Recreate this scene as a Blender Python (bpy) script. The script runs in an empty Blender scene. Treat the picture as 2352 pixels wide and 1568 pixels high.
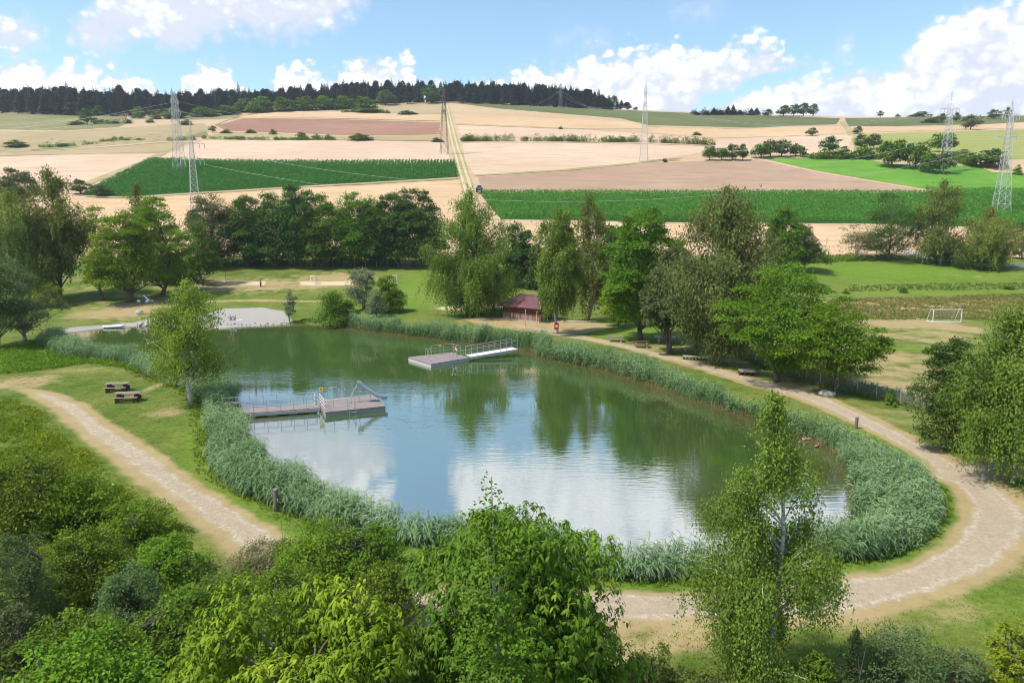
import bpy, math, random
import numpy as np
from mathutils import Vector, Matrix
from mathutils.geometry import delaunay_2d_cdt

sc = bpy.context.scene
COL = sc.collection
rad = math.radians

# ------------------------------------------------------------------ camera
FPX, CX, CY = 1600.0, 1176.0, 784.0          # focal length and centre in units of a 2352 px wide picture
PITCH, HC = rad(9.0), 15.0
cp, sp_ = math.cos(PITCH), math.sin(PITCH)
cam_d = bpy.data.cameras.new('camera')
cam_d.sensor_fit = 'HORIZONTAL'; cam_d.sensor_width = 36.0
cam_d.lens = 36.0 * FPX / 2352.0
cam_d.clip_start = 0.1; cam_d.clip_end = 6000
cam = bpy.data.objects.new('camera', cam_d); COL.objects.link(cam)
cam.location = (0, 0, HC); cam.rotation_euler = (rad(90) - PITCH, 0, 0)
sc.camera = cam

# ------------------------------------------------------------------ exposure, sun
sc.view_settings.view_transform = 'Standard'
sc.view_settings.look = 'None'
sc.view_settings.gamma = 1.0
sc.view_settings.use_curve_mapping = False
sc.view_settings.exposure = 0.62
sc.cycles.filter_width = 1.05
sc.cycles.max_bounces = 6
sc.cycles.diffuse_bounces = 3
sc.cycles.glossy_bounces = 3
sc.cycles.transmission_bounces = 3
sc.cycles.caustics_reflective = False
sc.cycles.caustics_refractive = False
sc.cycles.sample_clamp_indirect = 4.0

SUN = Vector((-0.50, -0.22, 0.84)).normalized()       # towards the sun
sl = bpy.data.lights.new('sun', 'SUN'); sl.energy = 3.5; sl.angle = rad(3.0); sl.color = (1.0, 0.95, 0.87)
so = bpy.data.objects.new('sun', sl); COL.objects.link(so)
so.rotation_euler = SUN.to_track_quat('Z', 'Y').to_euler()
so.location = (0, 0, 200)

# ------------------------------------------------------------------ pixel <-> place helpers
def px_dir(x, y):
    u = (x - CX) / FPX; v = -(y - CY) / FPX
    return np.array([u, cp + v * sp_, -sp_ + v * cp])

def plane_at(x, y, z=0.0):
    d = px_dir(x, y); t = (z - HC) / d[2]
    return d * t + np.array([0, 0, HC])

def z_at(Y, ypx):
    v = -(ypx - CY) / FPX
    return HC + Y * (v * cp - sp_) / (cp + v * sp_)

def depth(X, Y, Z):
    return Y * cp - (Z - HC) * sp_

def az_el(x, y):
    d = px_dir(x, y)
    return math.degrees(math.atan2(d[0], d[1])), math.degrees(math.atan2(d[2], math.hypot(d[0], d[1])))

# ------------------------------------------------------------------ node helpers
def nd(nt, typ, **kw):
    n = nt.nodes.new(typ)
    for k, v in kw.items(): setattr(n, k, v)
    return n
def setin(nt, sock, v):
    if isinstance(v, bpy.types.NodeSocket): nt.links.new(v, sock)
    elif isinstance(v, (tuple, list)):
        v = tuple(v)
        if len(sock.default_value) == 4 and len(v) == 3: v = v + (1.0,)
        sock.default_value = v
    else: sock.default_value = v
def math_(nt, op, a, b=0.0, c=0.0, clamp=False):
    n = nd(nt, 'ShaderNodeMath', operation=op); n.use_clamp = clamp
    setin(nt, n.inputs[0], a); setin(nt, n.inputs[1], b); setin(nt, n.inputs[2], c)
    return n.outputs[0]
def mix_(nt, f, a, b, mode='MIX'):
    n = nd(nt, 'ShaderNodeMix', data_type='RGBA', blend_type=mode)
    setin(nt, n.inputs[0], f); setin(nt, n.inputs[6], a); setin(nt, n.inputs[7], b)
    return n.outputs[2]
def sstep(nt, x, a, b):
    n = nd(nt, 'ShaderNodeMapRange', interpolation_type='SMOOTHSTEP')
    setin(nt, n.inputs[0], x); n.inputs[1].default_value = a; n.inputs[2].default_value = b
    return n.outputs[0]
def noise_(nt, vec, scale, detail=4.0, rough=0.55, dist=0.0, dim='3D'):
    n = nd(nt, 'ShaderNodeTexNoise'); n.noise_dimensions = dim
    if vec is not None: nt.links.new(vec, n.inputs['Vector'])
    n.inputs['Scale'].default_value = scale; n.inputs['Detail'].default_value = detail
    n.inputs['Roughness'].default_value = rough; n.inputs['Distortion'].default_value = dist
    return n.outputs['Fac']
def vmap(nt, vec, scale=(1, 1, 1), rot=(0, 0, 0), loc=(0, 0, 0)):
    n = nd(nt, 'ShaderNodeMapping'); nt.links.new(vec, n.inputs[0])
    n.inputs['Location'].default_value = loc; n.inputs['Rotation'].default_value = rot; n.inputs['Scale'].default_value = scale
    return n.outputs[0]
def ramp_(nt, fac, stops):
    n = nd(nt, 'ShaderNodeValToRGB'); setin(nt, n.inputs[0], fac)
    r = n.color_ramp
    while len(r.elements) < len(stops): r.elements.new(0.5)
    for e, (p, c) in zip(r.elements, stops):
        e.position = p; e.color = (c[0], c[1], c[2], 1.0)
    return n
def attr_(nt, name):
    n = nd(nt, 'ShaderNodeAttribute'); n.attribute_name = name
    return n.outputs['Fac']

# ------------------------------------------------------------------ sky
w = bpy.data.worlds.new('World'); sc.world = w; w.use_nodes = True
nt = w.node_tree; nt.nodes.clear()
sky = nd(nt, 'ShaderNodeTexSky'); sky.sky_type = 'NISHITA'; sky.sun_disc = False
sky.sun_elevation = math.asin(SUN.z); sky.sun_rotation = math.atan2(SUN.x, SUN.y)
sky.altitude = 300; sky.air_density = 1.0; sky.dust_density = 0.6; sky.ozone_density = 1.4
SKY_STRENGTH = 0.135
tc = nd(nt, 'ShaderNodeTexCoord')
dirv = tc.outputs['Generated']
sep = nd(nt, 'ShaderNodeSeparateXYZ'); nt.links.new(dirv, sep.inputs[0])
az = math_(nt, 'MULTIPLY', math_(nt, 'ARCTAN2', sep.outputs[0], sep.outputs[1]), 57.29578)
el = math_(nt, 'MULTIPLY', math_(nt, 'ARCSINE', sep.outputs[2]), 57.29578)
azn = math_(nt, 'MULTIPLY_ADD', az, 1 / 120.0, 0.5)
# puffy field in (azimuth, elevation) degrees
cv = nd(nt, 'ShaderNodeCombineXYZ'); nt.links.new(az, cv.inputs[0]); nt.links.new(math_(nt, 'MULTIPLY', el, 1.35), cv.inputs[1])
n_big = noise_(nt, cv.outputs[0], 0.16, 2.0, 0.5, dim='2D')
n_mid = noise_(nt, cv.outputs[0], 0.36, 7.0, 0.58, 0.3, dim='2D')
vo = nd(nt, 'ShaderNodeTexVoronoi'); vo.voronoi_dimensions = '2D'; nt.links.new(cv.outputs[0], vo.inputs['Vector'])
vo.inputs['Scale'].default_value = 0.75
vo.inputs['Detail'].default_value = 1.5; vo.inputs['Roughness'].default_value = 0.55
puff = math_(nt, 'SUBTRACT', 0.62, vo.outputs['Distance'])
nz = math_(nt, 'ADD', math_(nt, 'MULTIPLY', math_(nt, 'SUBTRACT', n_mid, 0.5), 5.0), math_(nt, 'MULTIPLY', puff, 1.5))
nz = math_(nt, 'ADD', nz, math_(nt, 'MULTIPLY', math_(nt, 'SUBTRACT', n_big, 0.5), 2.0))
EMAX = 40.0
def layer(points, soft_top, soft_base, amp_t=1.0, amp_b=0.6):
    """points: (pixel x, pixel y of cloud top, pixel y of cloud base) -> mask, height within cloud"""
    stops = []
    for (x, yt, yb) in points:
        a, et = az_el(x, yt); _, eb = az_el(x, yb)
        a = az_el(x, 300)[0]
        stops.append((min(1, max(0, a / 120 + 0.5)), (max(0, et) / EMAX, max(0, eb) / EMAX, 0)))
    r = ramp_(nt, azn, stops)
    s = nd(nt, 'ShaderNodeSeparateColor'); nt.links.new(r.outputs[0], s.inputs[0])
    top = math_(nt, 'MULTIPLY', s.outputs[0], EMAX); base = math_(nt, 'MULTIPLY', s.outputs[1], EMAX)
    thick = math_(nt, 'SUBTRACT', top, base)
    live = sstep(nt, thick, 0.1, 1.2)
    dt = math_(nt, 'ADD', math_(nt, 'SUBTRACT', top, el), math_(nt, 'MULTIPLY', nz, 0.75 * amp_t))
    db = math_(nt, 'ADD', math_(nt, 'SUBTRACT', el, base), math_(nt, 'MULTIPLY', nz, 0.75 * amp_b))
    m = math_(nt, 'MULTIPLY', sstep(nt, dt, -soft_top, soft_top), sstep(nt, db, -soft_base, soft_base))
    m = math_(nt, 'MULTIPLY', m, live)
    hgt_in = math_(nt, 'DIVIDE', math_(nt, 'SUBTRACT', el, base), math_(nt, 'MAXIMUM', thick, 0.3))
    return m, hgt_in
bank = [(-300, 150, 420), (0, 165, 420), (60, 145, 420), (120, 172, 420), (185, 146, 420), (240, 205, 420), (330, 195, 420), (370, 225, 420),
        (410, 260, 420), (425, 195, 420), (470, 158, 420), (535, 168, 420), (550, 240, 420), (625, 240, 420), (640, 180, 420), (690, 178, 420), (760, 205, 420),
        (800, 165, 420), (860, 135, 420), (945, 142, 420), (965, 200, 420), (1080, 235, 420), (1200, 190, 420), (1265, 190, 420), (1300, 140, 420), (1420, 125, 420),
        (1560, 135, 330), (1610, 130, 225), (1740, 112, 192), (1825, 150, 160), (1860, 175, 175)]
bank2 = [(1540, 300, 300), (1610, 262, 420), (1700, 222, 420), (1800, 192, 420), (1900, 168, 420), (2000, 162, 420), (2045, 158, 420), (2100, 90, 420), (2190, 30, 420), (2300, 5, 420), (2420, -30, 250), (2700, -10, 300), (2900, 200, 300)]
upper = [(-250, 40, 110), (0, 28, 100), (40, 45, 100), (52, 60, 108), (125, 75, 106), (140, 100, 100), (165, 100, 100), (185, 55, 100), (260, 5, 104),
         (330, -60, 104), (430, -150, 104), (560, -230, 82), (690, -230, 72), (760, -180, 56), (850, -110, 5), (900, -60, -60)]
high = [(-600, -500, -250), (0, -420, -160), (400, -330, -190), (850, -300, -120), (900, -120, -120), (1010, -110, -110), (1060, -330, -50),
        (1300, -420, -35), (1600, -430, -60), (1750, -400, -120), (1900, -350, -150), (2300, -400, -200), (2700, -450, -200)]
wisp = [(1240, 100, 100), (1275, 90, 125), (1400, 92, 122), (1420, 100, 100), (1510, 20, 20), (1530, 2, 26), (1650, -4, 22), (1680, 10, 10), (1890, 120, 120), (1905, 105, 138), (1945, 108, 135), (1960, 120, 120)]
m1, h1 = layer([(x, y - 16, b) if y < 250 else (x, y, b) for x, y, b in bank], 0.7, 0.4)
m1b, h1b = layer(bank2, 0.75, 0.5, 0.8)
m2, h2 = layer(upper, 0.95, 1.0, 0.9, 0.7)
m3, h3 = layer(high, 1.2, 1.2, 1.0, 0.9)
m4, h4 = layer(wisp, 1.6, 1.6, 0.7, 0.7)
m4 = math_(nt, 'MULTIPLY', m4, 0.55)
mask = math_(nt, 'MAXIMUM', math_(nt, 'MAXIMUM', math_(nt, 'MAXIMUM', m1, m1b), m2), math_(nt, 'MAXIMUM', m3, m4))
# shade inside the clouds: lower and thicker parts greyer
n_sh = noise_(nt, vmap(nt, cv.outputs[0], loc=(0.5, 0.9, 0)), 0.34, 5.0, 0.6, dim='2D')
lit = math_(nt, 'ADD', math_(nt, 'MULTIPLY', n_sh, 1.5), math_(nt, 'MULTIPLY', puff, 0.55))
hh = math_(nt, 'MAXIMUM', math_(nt, 'MAXIMUM', math_(nt, 'MULTIPLY', h1b, m1b), math_(nt, 'MULTIPLY', m3, 1.1)), math_(nt, 'MAXIMUM', math_(nt, 'MULTIPLY', h2, m2), math_(nt, 'MULTIPLY', h1, math_(nt, 'MULTIPLY', m1, 1.2))))
lit = math_(nt, 'ADD', lit, math_(nt, 'MULTIPLY', math_(nt, 'SUBTRACT', hh, 0.45), 0.55))
litf = sstep(nt, lit, 0.52, 1.34)
ccol = mix_(nt, litf, (0.50, 0.53, 0.61), (0.82, 0.82, 0.82))
skyc = nd(nt, 'ShaderNodeHueSaturation'); nt.links.new(sky.outputs[0], skyc.inputs['Color'])
skyc.inputs['Hue'].default_value = 0.487; skyc.inputs['Saturation'].default_value = 1.0; skyc.inputs['Value'].default_value = 1.06
b_sky = nd(nt, 'ShaderNodeBackground'); nt.links.new(skyc.outputs[0], b_sky.inputs[0]); b_sky.inputs[1].default_value = SKY_STRENGTH
b_cl = nd(nt, 'ShaderNodeBackground'); nt.links.new(ccol, b_cl.inputs[0]); b_cl.inputs[1].default_value = 1.06
mx = nd(nt, 'ShaderNodeMixShader'); nt.links.new(math_(nt, 'MULTIPLY', mask, 0.96), mx.inputs[0])
nt.links.new(b_sky.outputs[0], mx.inputs[1]); nt.links.new(b_cl.outputs[0], mx.inputs[2])
wo = nd(nt, 'ShaderNodeOutputWorld'); nt.links.new(mx.outputs[0], wo.inputs[0])
w.cycles.sampling_method = 'MANUAL'; w.cycles.sample_map_resolution = 512

# ------------------------------------------------------------------ terrain
_KY = [-300, 0, 108, 125, 150, 175, 200, 230, 260, 290, 325, 360, 410, 470, 560, 680, 800, 840, 900, 1000, 1300, 2500]
_KZ = [.5, .5, .5, .9, 3.4, 6.2, 10.5, 16.6, 24, 31.5, 41, 51, 62.5, 77, 99, 130, 160, 165, 160, 140, 80, 40]
_ty = np.arange(-300, 2500.0); _tz = np.interp(_ty, _KY, _KZ)
_k = np.exp(-0.5 * (np.arange(-40, 41) / 14.0) ** 2); _k /= _k.sum()
_ks = np.exp(-0.5 * (np.arange(-40, 41) / 4.0) ** 2); _ks /= _ks.sum()
_pad = np.pad(_tz, 40, mode='edge')
_tzs = np.where(_ty < 190, np.convolve(_pad, _ks, 'valid'), np.convolve(_pad, _k, 'valid'))
_skx = np.array([0, 500, 800, 1030, 1250, 1420, 1650, 1930, 2150, 2352.0])
_sky = np.array([247, 247, 239, 232, 239, 250, 260, 268, 266, 262.0])
_sku = (_skx - CX) / FPX * 1.02
_skm = np.array([z_at(800.0, y) for y in _sky]) / 160.0

def smooth(a, b, x):
    t = np.clip((x - a) / (b - a), 0, 1); return t * t * (3 - 2 * t)

def base_h(X, Y):
    X = np.asarray(X, float); Y = np.asarray(Y, float)
    z = np.interp(Y, _ty, _tzs)
    u = X / np.maximum(Y, 60.0)
    m = np.interp(u, _sku, _skm)
    z = z * (1 + (m - 1) * smooth(280, 800, Y))
    z = z + 0.10 * np.sin(X * .31 + 1.3) * np.sin(Y * .27) * smooth(0, 40, Y) + 1.3 * np.sin(X * .021 + Y * .009) * np.sin(Y * .017 + 2) * smooth(200, 350, Y)
    return z

def sdf(P, Q):
    """signed distance (negative inside) of points P (n,2) to polygon Q (m,2)"""
    d2 = np.full(len(P), 1e18); inside = np.zeros(len(P), bool)
    m = len(Q)
    for i in range(m):
        a = Q[i]; b = Q[(i + 1) % m]; e = b - a
        wv = P - a
        t = np.clip((wv @ e) / max(e @ e, 1e-9), 0, 1)
        dd = wv - t[:, None] * e
        d2 = np.minimum(d2, (dd * dd).sum(1))
        c = ((a[1] <= P[:, 1]) & (b[1] > P[:, 1])) | ((b[1] <= P[:, 1]) & (a[1] > P[:, 1]))
        if abs(e[1]) > 1e-12:
            xi = a[0] + (P[:, 1] - a[1]) / e[1] * e[0]
            inside ^= c & (P[:, 0] < xi)
    d = np.sqrt(d2)
    return np.where(inside, -d, d)

def catmull(pts, n=6, closed=False):
    pts = [np.asarray(p, float) for p in pts]; out = []
    m = len(pts)
    for i in range(m if closed else m - 1):
        if closed: p0, p1, p2, p3 = pts[i - 1], pts[i], pts[(i + 1) % m], pts[(i + 2) % m]
        else: p0, p1, p2, p3 = pts[max(i - 1, 0)], pts[i], pts[i + 1], pts[min(i + 2, m - 1)]
        for k in range(n):
            t = k / n
            out.append(0.5 * ((2 * p1) + (-p0 + p2) * t + (2 * p0 - 5 * p1 + 4 * p2 - p3) * t * t + (-p0 + 3 * p1 - 3 * p2 + p3) * t ** 3))
    if not closed: out.append(pts[-1])
    return np.array(out)

# pond outline: far shore seen at the water line, near shore seen over the reed tops
RT = 1.75
shore_far = [(108, 772), (190, 760), (262, 752), (350, 749), (430, 752), (505, 754), (560, 750), (620, 748), (680, 744), (735, 748), (800, 752), (900, 765), (1000, 776),
             (1100, 788), (1180, 797), (1250, 815), (1320, 832), (1400, 851), (1500, 881), (1600, 916), (1700, 948), (1800, 986), (1880, 1012), (1935, 1045), (1972, 1085), (1985, 1125)]
shore_near = [(1990, 1165), (1880, 1188), (1740, 1215), (1590, 1232), (1450, 1232), (1330, 1222), (1180, 1200), (1010, 1170), (900, 1150), (790, 1125), (700, 1090), (630, 1050), (580, 1005),
              (550, 965), (532, 925), (527, 885), (495, 858), (440, 846), (395, 828), (330, 806), (250, 792), (170, 782)]
POND = catmull([plane_at(x, y, 0)[:2] for x, y in shore_far] + [plane_at(x, y, RT)[:2] for x, y in shore_near], 4, True)
_pmin, _pmax = POND.min(0) - 12, POND.max(0) + 12

def pond_sd(X, Y):
    X = np.atleast_1d(np.asarray(X, float)); Y = np.atleast_1d(np.asarray(Y, float))
    out = np.full(X.shape, 50.0)
    m = (X > _pmin[0]) & (X < _pmax[0]) & (Y > _pmin[1]) & (Y < _pmax[1])
    if m.any(): out[m] = sdf(np.stack([X[m], Y[m]], 1), POND)
    return out

def hgt(X, Y):
    X = np.atleast_1d(np.asarray(X, float)); Y = np.atleast_1d(np.asarray(Y, float))
    b = base_h(X, Y); s = pond_sd(X, Y)
    k = smooth(-0.1, 3.0, s)
    return np.where(s < 0, np.maximum(s * 0.5, -1.5) - 0.02, b * k + 0.0 * s)

_T = np.concatenate([np.arange(5, 160, .5), np.arange(160, 1500, 1.5)])
def ground_at(x, y, dz=0.0):
    d = px_dir(x, y)
    P = np.outer(_T, d); P[:, 2] += HC
    g = (base_h if y < 690 else hgt)(P[:, 0], P[:, 1]) + dz
    below = np.nonzero(P[:, 2] < g)[0]
    if len(below) == 0 or below[0] == 0:
        t = 800 / d[1]
        p = d * t; return np.array([p[0], p[1], float(base_h(p[0], p[1]))])
    i = below[0]; a = P[i - 1, 2] - g[i - 1]; b = g[i] - P[i, 2]
    t = _T[i - 1] + (_T[i] - _T[i - 1]) * a / max(a + b, 1e-9)
    p = d * t; return np.array([p[0], p[1], float(hgt(p[0], p[1])[0])])

def gz(x, y): return float(hgt(x, y)[0])

# ------------------------------------------------------------------ geometry helpers
class Geo:
    def __init__(s): s.V = []; s.Q = []; s.T = []; s.A = []; s.n = 0
    def add(s, V, Q=None, T=None, tint=0.5):
        V = np.asarray(V, float).reshape(-1, 3)
        s.V.append(V)
        if Q is not None and len(Q): s.Q.append(np.asarray(Q, int).reshape(-1, 4) + s.n)
        if T is not None and len(T): s.T.append(np.asarray(T, int).reshape(-1, 3) + s.n)
        s.A.append(np.broadcast_to(np.asarray(tint, float), (len(V),)).copy())
        s.n += len(V); return s
    def box(s, c, size, rz=0.0, tint=0.5, M=None):
        hx, hy, hz = np.array(size) / 2
        v = np.array([[x, y, z] for z in (-hz, hz) for y in (-hy, hy) for x in (-hx, hx)])
        co, si = math.cos(rz), math.sin(rz)
        v = v @ np.array([[co, si, 0], [-si, co, 0], [0, 0, 1]]) + np.array(c)
        return s.add(v, [[0, 2, 3, 1], [4, 5, 7, 6], [0, 1, 5, 4], [2, 6, 7, 3], [0, 4, 6, 2], [1, 3, 7, 5]], tint=tint)
    def tube(s, path, r, n=6, tint=0.5, cap=True):
        path = np.asarray(path, float); m = len(path)
        r = np.broadcast_to(np.asarray(r, float), (m,))
        t = np.gradient(path, axis=0); t /= np.maximum(np.linalg.norm(t, axis=1, keepdims=True), 1e-9)
        ref = np.where(np.abs(t[:, 2:3]) > 0.9, np.array([[1.0, 0, 0]]), np.array([[0, 0, 1.0]]))
        a = np.cross(t, ref); a /= np.maximum(np.linalg.norm(a, axis=1, keepdims=True), 1e-9); b = np.cross(t, a)
        ang = np.arange(n) / n * 2 * math.pi
        V = path[:, None, :] + r[:, None, None] * (np.cos(ang)[None, :, None] * a[:, None, :] + np.sin(ang)[None, :, None] * b[:, None, :])
        i = np.arange(m - 1)[:, None] * n; k = np.arange(n)[None, :]; k2 = (k + 1) % n
        Q = np.stack([i + k, i + n + k, i + n + k2, i + k2], -1).reshape(-1, 4)
        T = []
        if cap:
            V = np.concatenate([V.reshape(-1, 3), path[:1], path[-1:]])
            c0, c1 = m * n, m * n + 1
            T = [[c0, q, (q + 1) % n] for q in range(n)] + [[c1, (m - 1) * n + (q + 1) % n, (m - 1) * n + q] for q in range(n)]
        return s.add(V.reshape(-1, 3), Q, T, tint)
    def bar(s, a, b, r, n=4, tint=0.5): return s.tube(np.array([a, b], float), r, n, tint)
    def build(s, name, mat, parent=None, smooth_=False, loc=None):
        me = bpy.data.meshes.new(name)
        V = np.concatenate(s.V); Q = np.concatenate(s.Q) if s.Q else np.zeros((0, 4), int); T = np.concatenate(s.T) if s.T else np.zeros((0, 3), int)
        me.vertices.add(len(V)); me.vertices.foreach_set('co', V.astype(np.float32).ravel())
        nl = Q.size + T.size; me.loops.add(nl)
        me.loops.foreach_set('vertex_index', np.concatenate([Q.ravel(), T.ravel()]).astype(np.int32))
        npoly = len(Q) + len(T); me.polygons.add(npoly)
        tot = np.concatenate([np.full(len(Q), 4), np.full(len(T), 3)]).astype(np.int32)
        st = np.concatenate([[0], np.cumsum(tot)[:-1]]).astype(np.int32)
        me.polygons.foreach_set('loop_start', st)
        me.polygons.foreach_set('use_smooth', np.full(npoly, smooth_))
        a = me.attributes.new('tint', 'FLOAT', 'POINT'); a.data.foreach_set('value', np.concatenate(s.A).astype(np.float32))
        me.update(calc_edges=True); me.validate()
        me.materials.append(mat)
        o = bpy.data.objects.new(name, me); COL.objects.link(o)
        if parent is not None: o.parent = parent
        if loc is not None: o.location = loc
        return o

def tag(o, label=None, cat=None, group=None, kind=None):
    if label: o['label'] = label
    if cat: o['category'] = cat
    if group: o['group'] = group
    if kind: o['kind'] = kind
    return o
def thing(name, loc, label, cat, group=None, rz=0.0):
    o = bpy.data.objects.new(name, None); COL.objects.link(o); o.empty_display_size = 0.3
    o.location = loc; o.rotation_euler = (0, 0, rz)
    return tag(o, label, cat, group)
def dup(root, loc, rz=0.0, scale=(1, 1, 1), label=None, group=None):
    r = root.copy(); COL.objects.link(r); r.location = loc; r.rotation_euler = (0, 0, rz); r.scale = scale
    if label: r['label'] = label
    if group: r['group'] = group
    for ch in root.children:
        c = ch.copy(); COL.objects.link(c); c.parent = r
        for g in ch.children:
            d = g.copy(); COL.objects.link(d); d.parent = c
    return r

# ------------------------------------------------------------------ materials
def new_mat(name):
    m = bpy.data.materials.new(name); m.use_nodes = True
    t = m.node_tree; t.nodes.clear()
    return m, t
def finish(t, col, rough=0.8, bump=None, bdist=0.02, metal=0.0, spec=0.3, bstr=1.0):
    p = nd(t, 'ShaderNodeBsdfPrincipled'); setin(t, p.inputs['Base Color'], col); setin(t, p.inputs['Roughness'], rough)
    p.inputs['Metallic'].default_value = metal; p.inputs['Specular IOR Level'].default_value = spec
    if bump is not None:
        b = nd(t, 'ShaderNodeBump'); b.inputs['Strength'].default_value = bstr; b.inputs['Distance'].default_value = bdist
        t.links.new(bump, b.inputs['Height']); t.links.new(b.outputs[0], p.inputs['Normal'])
    o = nd(t, 'ShaderNodeOutputMaterial'); t.links.new(p.outputs[0], o.inputs[0]); return p
def pos(t): return nd(t, 'ShaderNodeNewGeometry').outputs['Position']
def objc(t): return nd(t, 'ShaderNodeTexCoord').outputs['Object']
def plain(name, col, rough=0.6, metal=0.0, var=0.25, scale=3.0, spec=0.4, bd=0.004):
    m, t = new_mat(name); n = noise_(t, objc(t), scale, 6, 0.65)
    c = mix_(t, n, tuple(x * (1 - var) for x in col), tuple(min(1, x * (1 + var)) for x in col))
    finish(t, c, rough, n, bd, metal, spec); return m
def leaf_mat(name, c1, c2, c3=None, trans=0.36, rough=0.6):
    m, t = new_mat(name)
    a = attr_(t, 'tint'); oi = nd(t, 'ShaderNodeObjectInfo')
    c = mix_(t, a, c1, c2)
    c3 = c3 or tuple(min(1, q * k) for q, k in zip(c2, (1.45, 1.25, 1.3)))
    if c3: c = mix_(t, sstep(t, a, 0.82, 1.0), c, c3)
    hs = nd(t, 'ShaderNodeHueSaturation'); t.links.new(c, hs.inputs['Color'])
    setin(t, hs.inputs['Hue'], math_(t, 'MULTIPLY_ADD', oi.outputs['Random'], 0.03, 0.485))
    setin(t, hs.inputs['Value'], math_(t, 'MULTIPLY_ADD', oi.outputs['Random'], 0.24, 0.88))
    p = nd(t, 'ShaderNodeBsdfPrincipled'); t.links.new(hs.outputs[0], p.inputs['Base Color']); p.inputs['Roughness'].default_value = rough
    p.inputs['Specular IOR Level'].default_value = 0.14
    tr = nd(t, 'ShaderNodeBsdfTranslucent'); t.links.new(mix_(t, 1.0, hs.outputs[0], (1.0, 1.0, 0.55), 'MULTIPLY'), tr.inputs[0])
    mx = nd(t, 'ShaderNodeMixShader'); mx.inputs[0].default_value = trans
    t.links.new(p.outputs[0], mx.inputs[1]); t.links.new(tr.outputs[0], mx.inputs[2])
    o = nd(t, 'ShaderNodeOutputMaterial'); t.links.new(mx.outputs[0], o.inputs[0]); return m

LM = {
    'maple':   leaf_mat('leaf_maple', (0.105, 0.185, 0.012), (0.250, 0.350, 0.022)),
    'dark':    leaf_mat('leaf_dark', (0.055, 0.118, 0.026), (0.125, 0.215, 0.042)),
    'grey':    leaf_mat('leaf_grey', (0.085, 0.130, 0.044), (0.180, 0.215, 0.085)),
    'birch':   leaf_mat('leaf_birch', (0.100, 0.178, 0.024), (0.225, 0.325, 0.052)),
    'birchlight': leaf_mat('leaf_birch_light', (0.135, 0.200, 0.020), (0.300, 0.370, 0.050)),
    'olive':   leaf_mat('leaf_olive', (0.105, 0.150, 0.026), (0.215, 0.260, 0.056)),
    'larch':   leaf_mat('leaf_larch', (0.110, 0.150, 0.038), (0.220, 0.265, 0.078)),
    'willow':  leaf_mat('leaf_willow', (0.140, 0.205, 0.034), (0.280, 0.340, 0.066)),
    'yellow':  leaf_mat('leaf_yellow', (0.170, 0.235, 0.016), (0.350, 0.395, 0.034)),
    'silver':  leaf_mat('leaf_silver', (0.160, 0.215, 0.120), (0.310, 0.365, 0.220)),
    'locust':  leaf_mat('leaf_locust', (0.090, 0.185, 0.014), (0.200, 0.330, 0.028)),
    'linden':  leaf_mat('leaf_linden', (0.072, 0.155, 0.016), (0.185, 0.295, 0.028)),
    'cherry':  leaf_mat('leaf_cherry', (0.052, 0.120, 0.010), (0.190, 0.300, 0.026)),
    'cherrylight': leaf_mat('leaf_cherry_light', (0.085, 0.160, 0.010), (0.310, 0.410, 0.028)),
    'bush':    leaf_mat('leaf_bush', (0.068, 0.140, 0.013), (0.225, 0.325, 0.032)),
    'bluish':  leaf_mat('leaf_bluish', (0.080, 0.145, 0.046), (0.190, 0.270, 0.100)),
    'dry':     leaf_mat('leaf_dry', (0.150, 0.145, 0.060), (0.290, 0.260, 0.120)),
    'straw':   leaf_mat('leaf_straw', (0.220, 0.185, 0.060), (0.440, 0.345, 0.150)),
    'fir':     leaf_mat('leaf_fir', (0.042, 0.066, 0.054), (0.095, 0.128, 0.090), trans=0.15),
    'reed':    leaf_mat('leaf_reed', (0.115, 0.230, 0.082), (0.340, 0.490, 0.245), (0.50, 0.61, 0.42), trans=0.28),
    'weed':    leaf_mat('leaf_weed', (0.100, 0.200, 0.016), (0.250, 0.365, 0.030)),
    'weedlit': leaf_mat('leaf_weed_bright', (0.155, 0.220, 0.016), (0.360, 0.400, 0.034)),
    'maize':   leaf_mat('leaf_maize', (0.062, 0.190, 0.034), (0.105, 0.270, 0.055)),
    'maizelight': leaf_mat('leaf_maize_light', (0.100, 0.255, 0.034), (0.165, 0.360, 0.062)),
}
def bark_mat(name, c1, c2, white=False):
    m, t = new_mat(name); o = objc(t)
    n = noise_(t, vmap(t, o, (6, 6, 1.2)), 3.0, 6, 0.65)
    c = mix_(t, n, c1, c2)
    if white:
        k = noise_(t, vmap(t, o, (1.5, 1.5, 9.0)), 1.6, 4, 0.6)
        c = mix_(t, sstep(t, k, 0.56, 0.62), c, (0.05, 0.045, 0.04))
    finish(t, c, 0.85, n, 0.02); return m
M_BARK = bark_mat('bark', (0.055, 0.045, 0.036), (0.17, 0.14, 0.11))
M_BIRCH = bark_mat('bark_birch', (0.42, 0.40, 0.37), (0.66, 0.64, 0.60), True)
M_TWIG = bark_mat('bark_grey', (0.16, 0.14, 0.12), (0.34, 0.31, 0.28))

# ------------------------------------------------------------------ ground
def poly_px(pts, z=None):
    return np.array([(ground_at(x, y) if z is None else plane_at(x, y, z))[:2] for x, y in pts])

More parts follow.
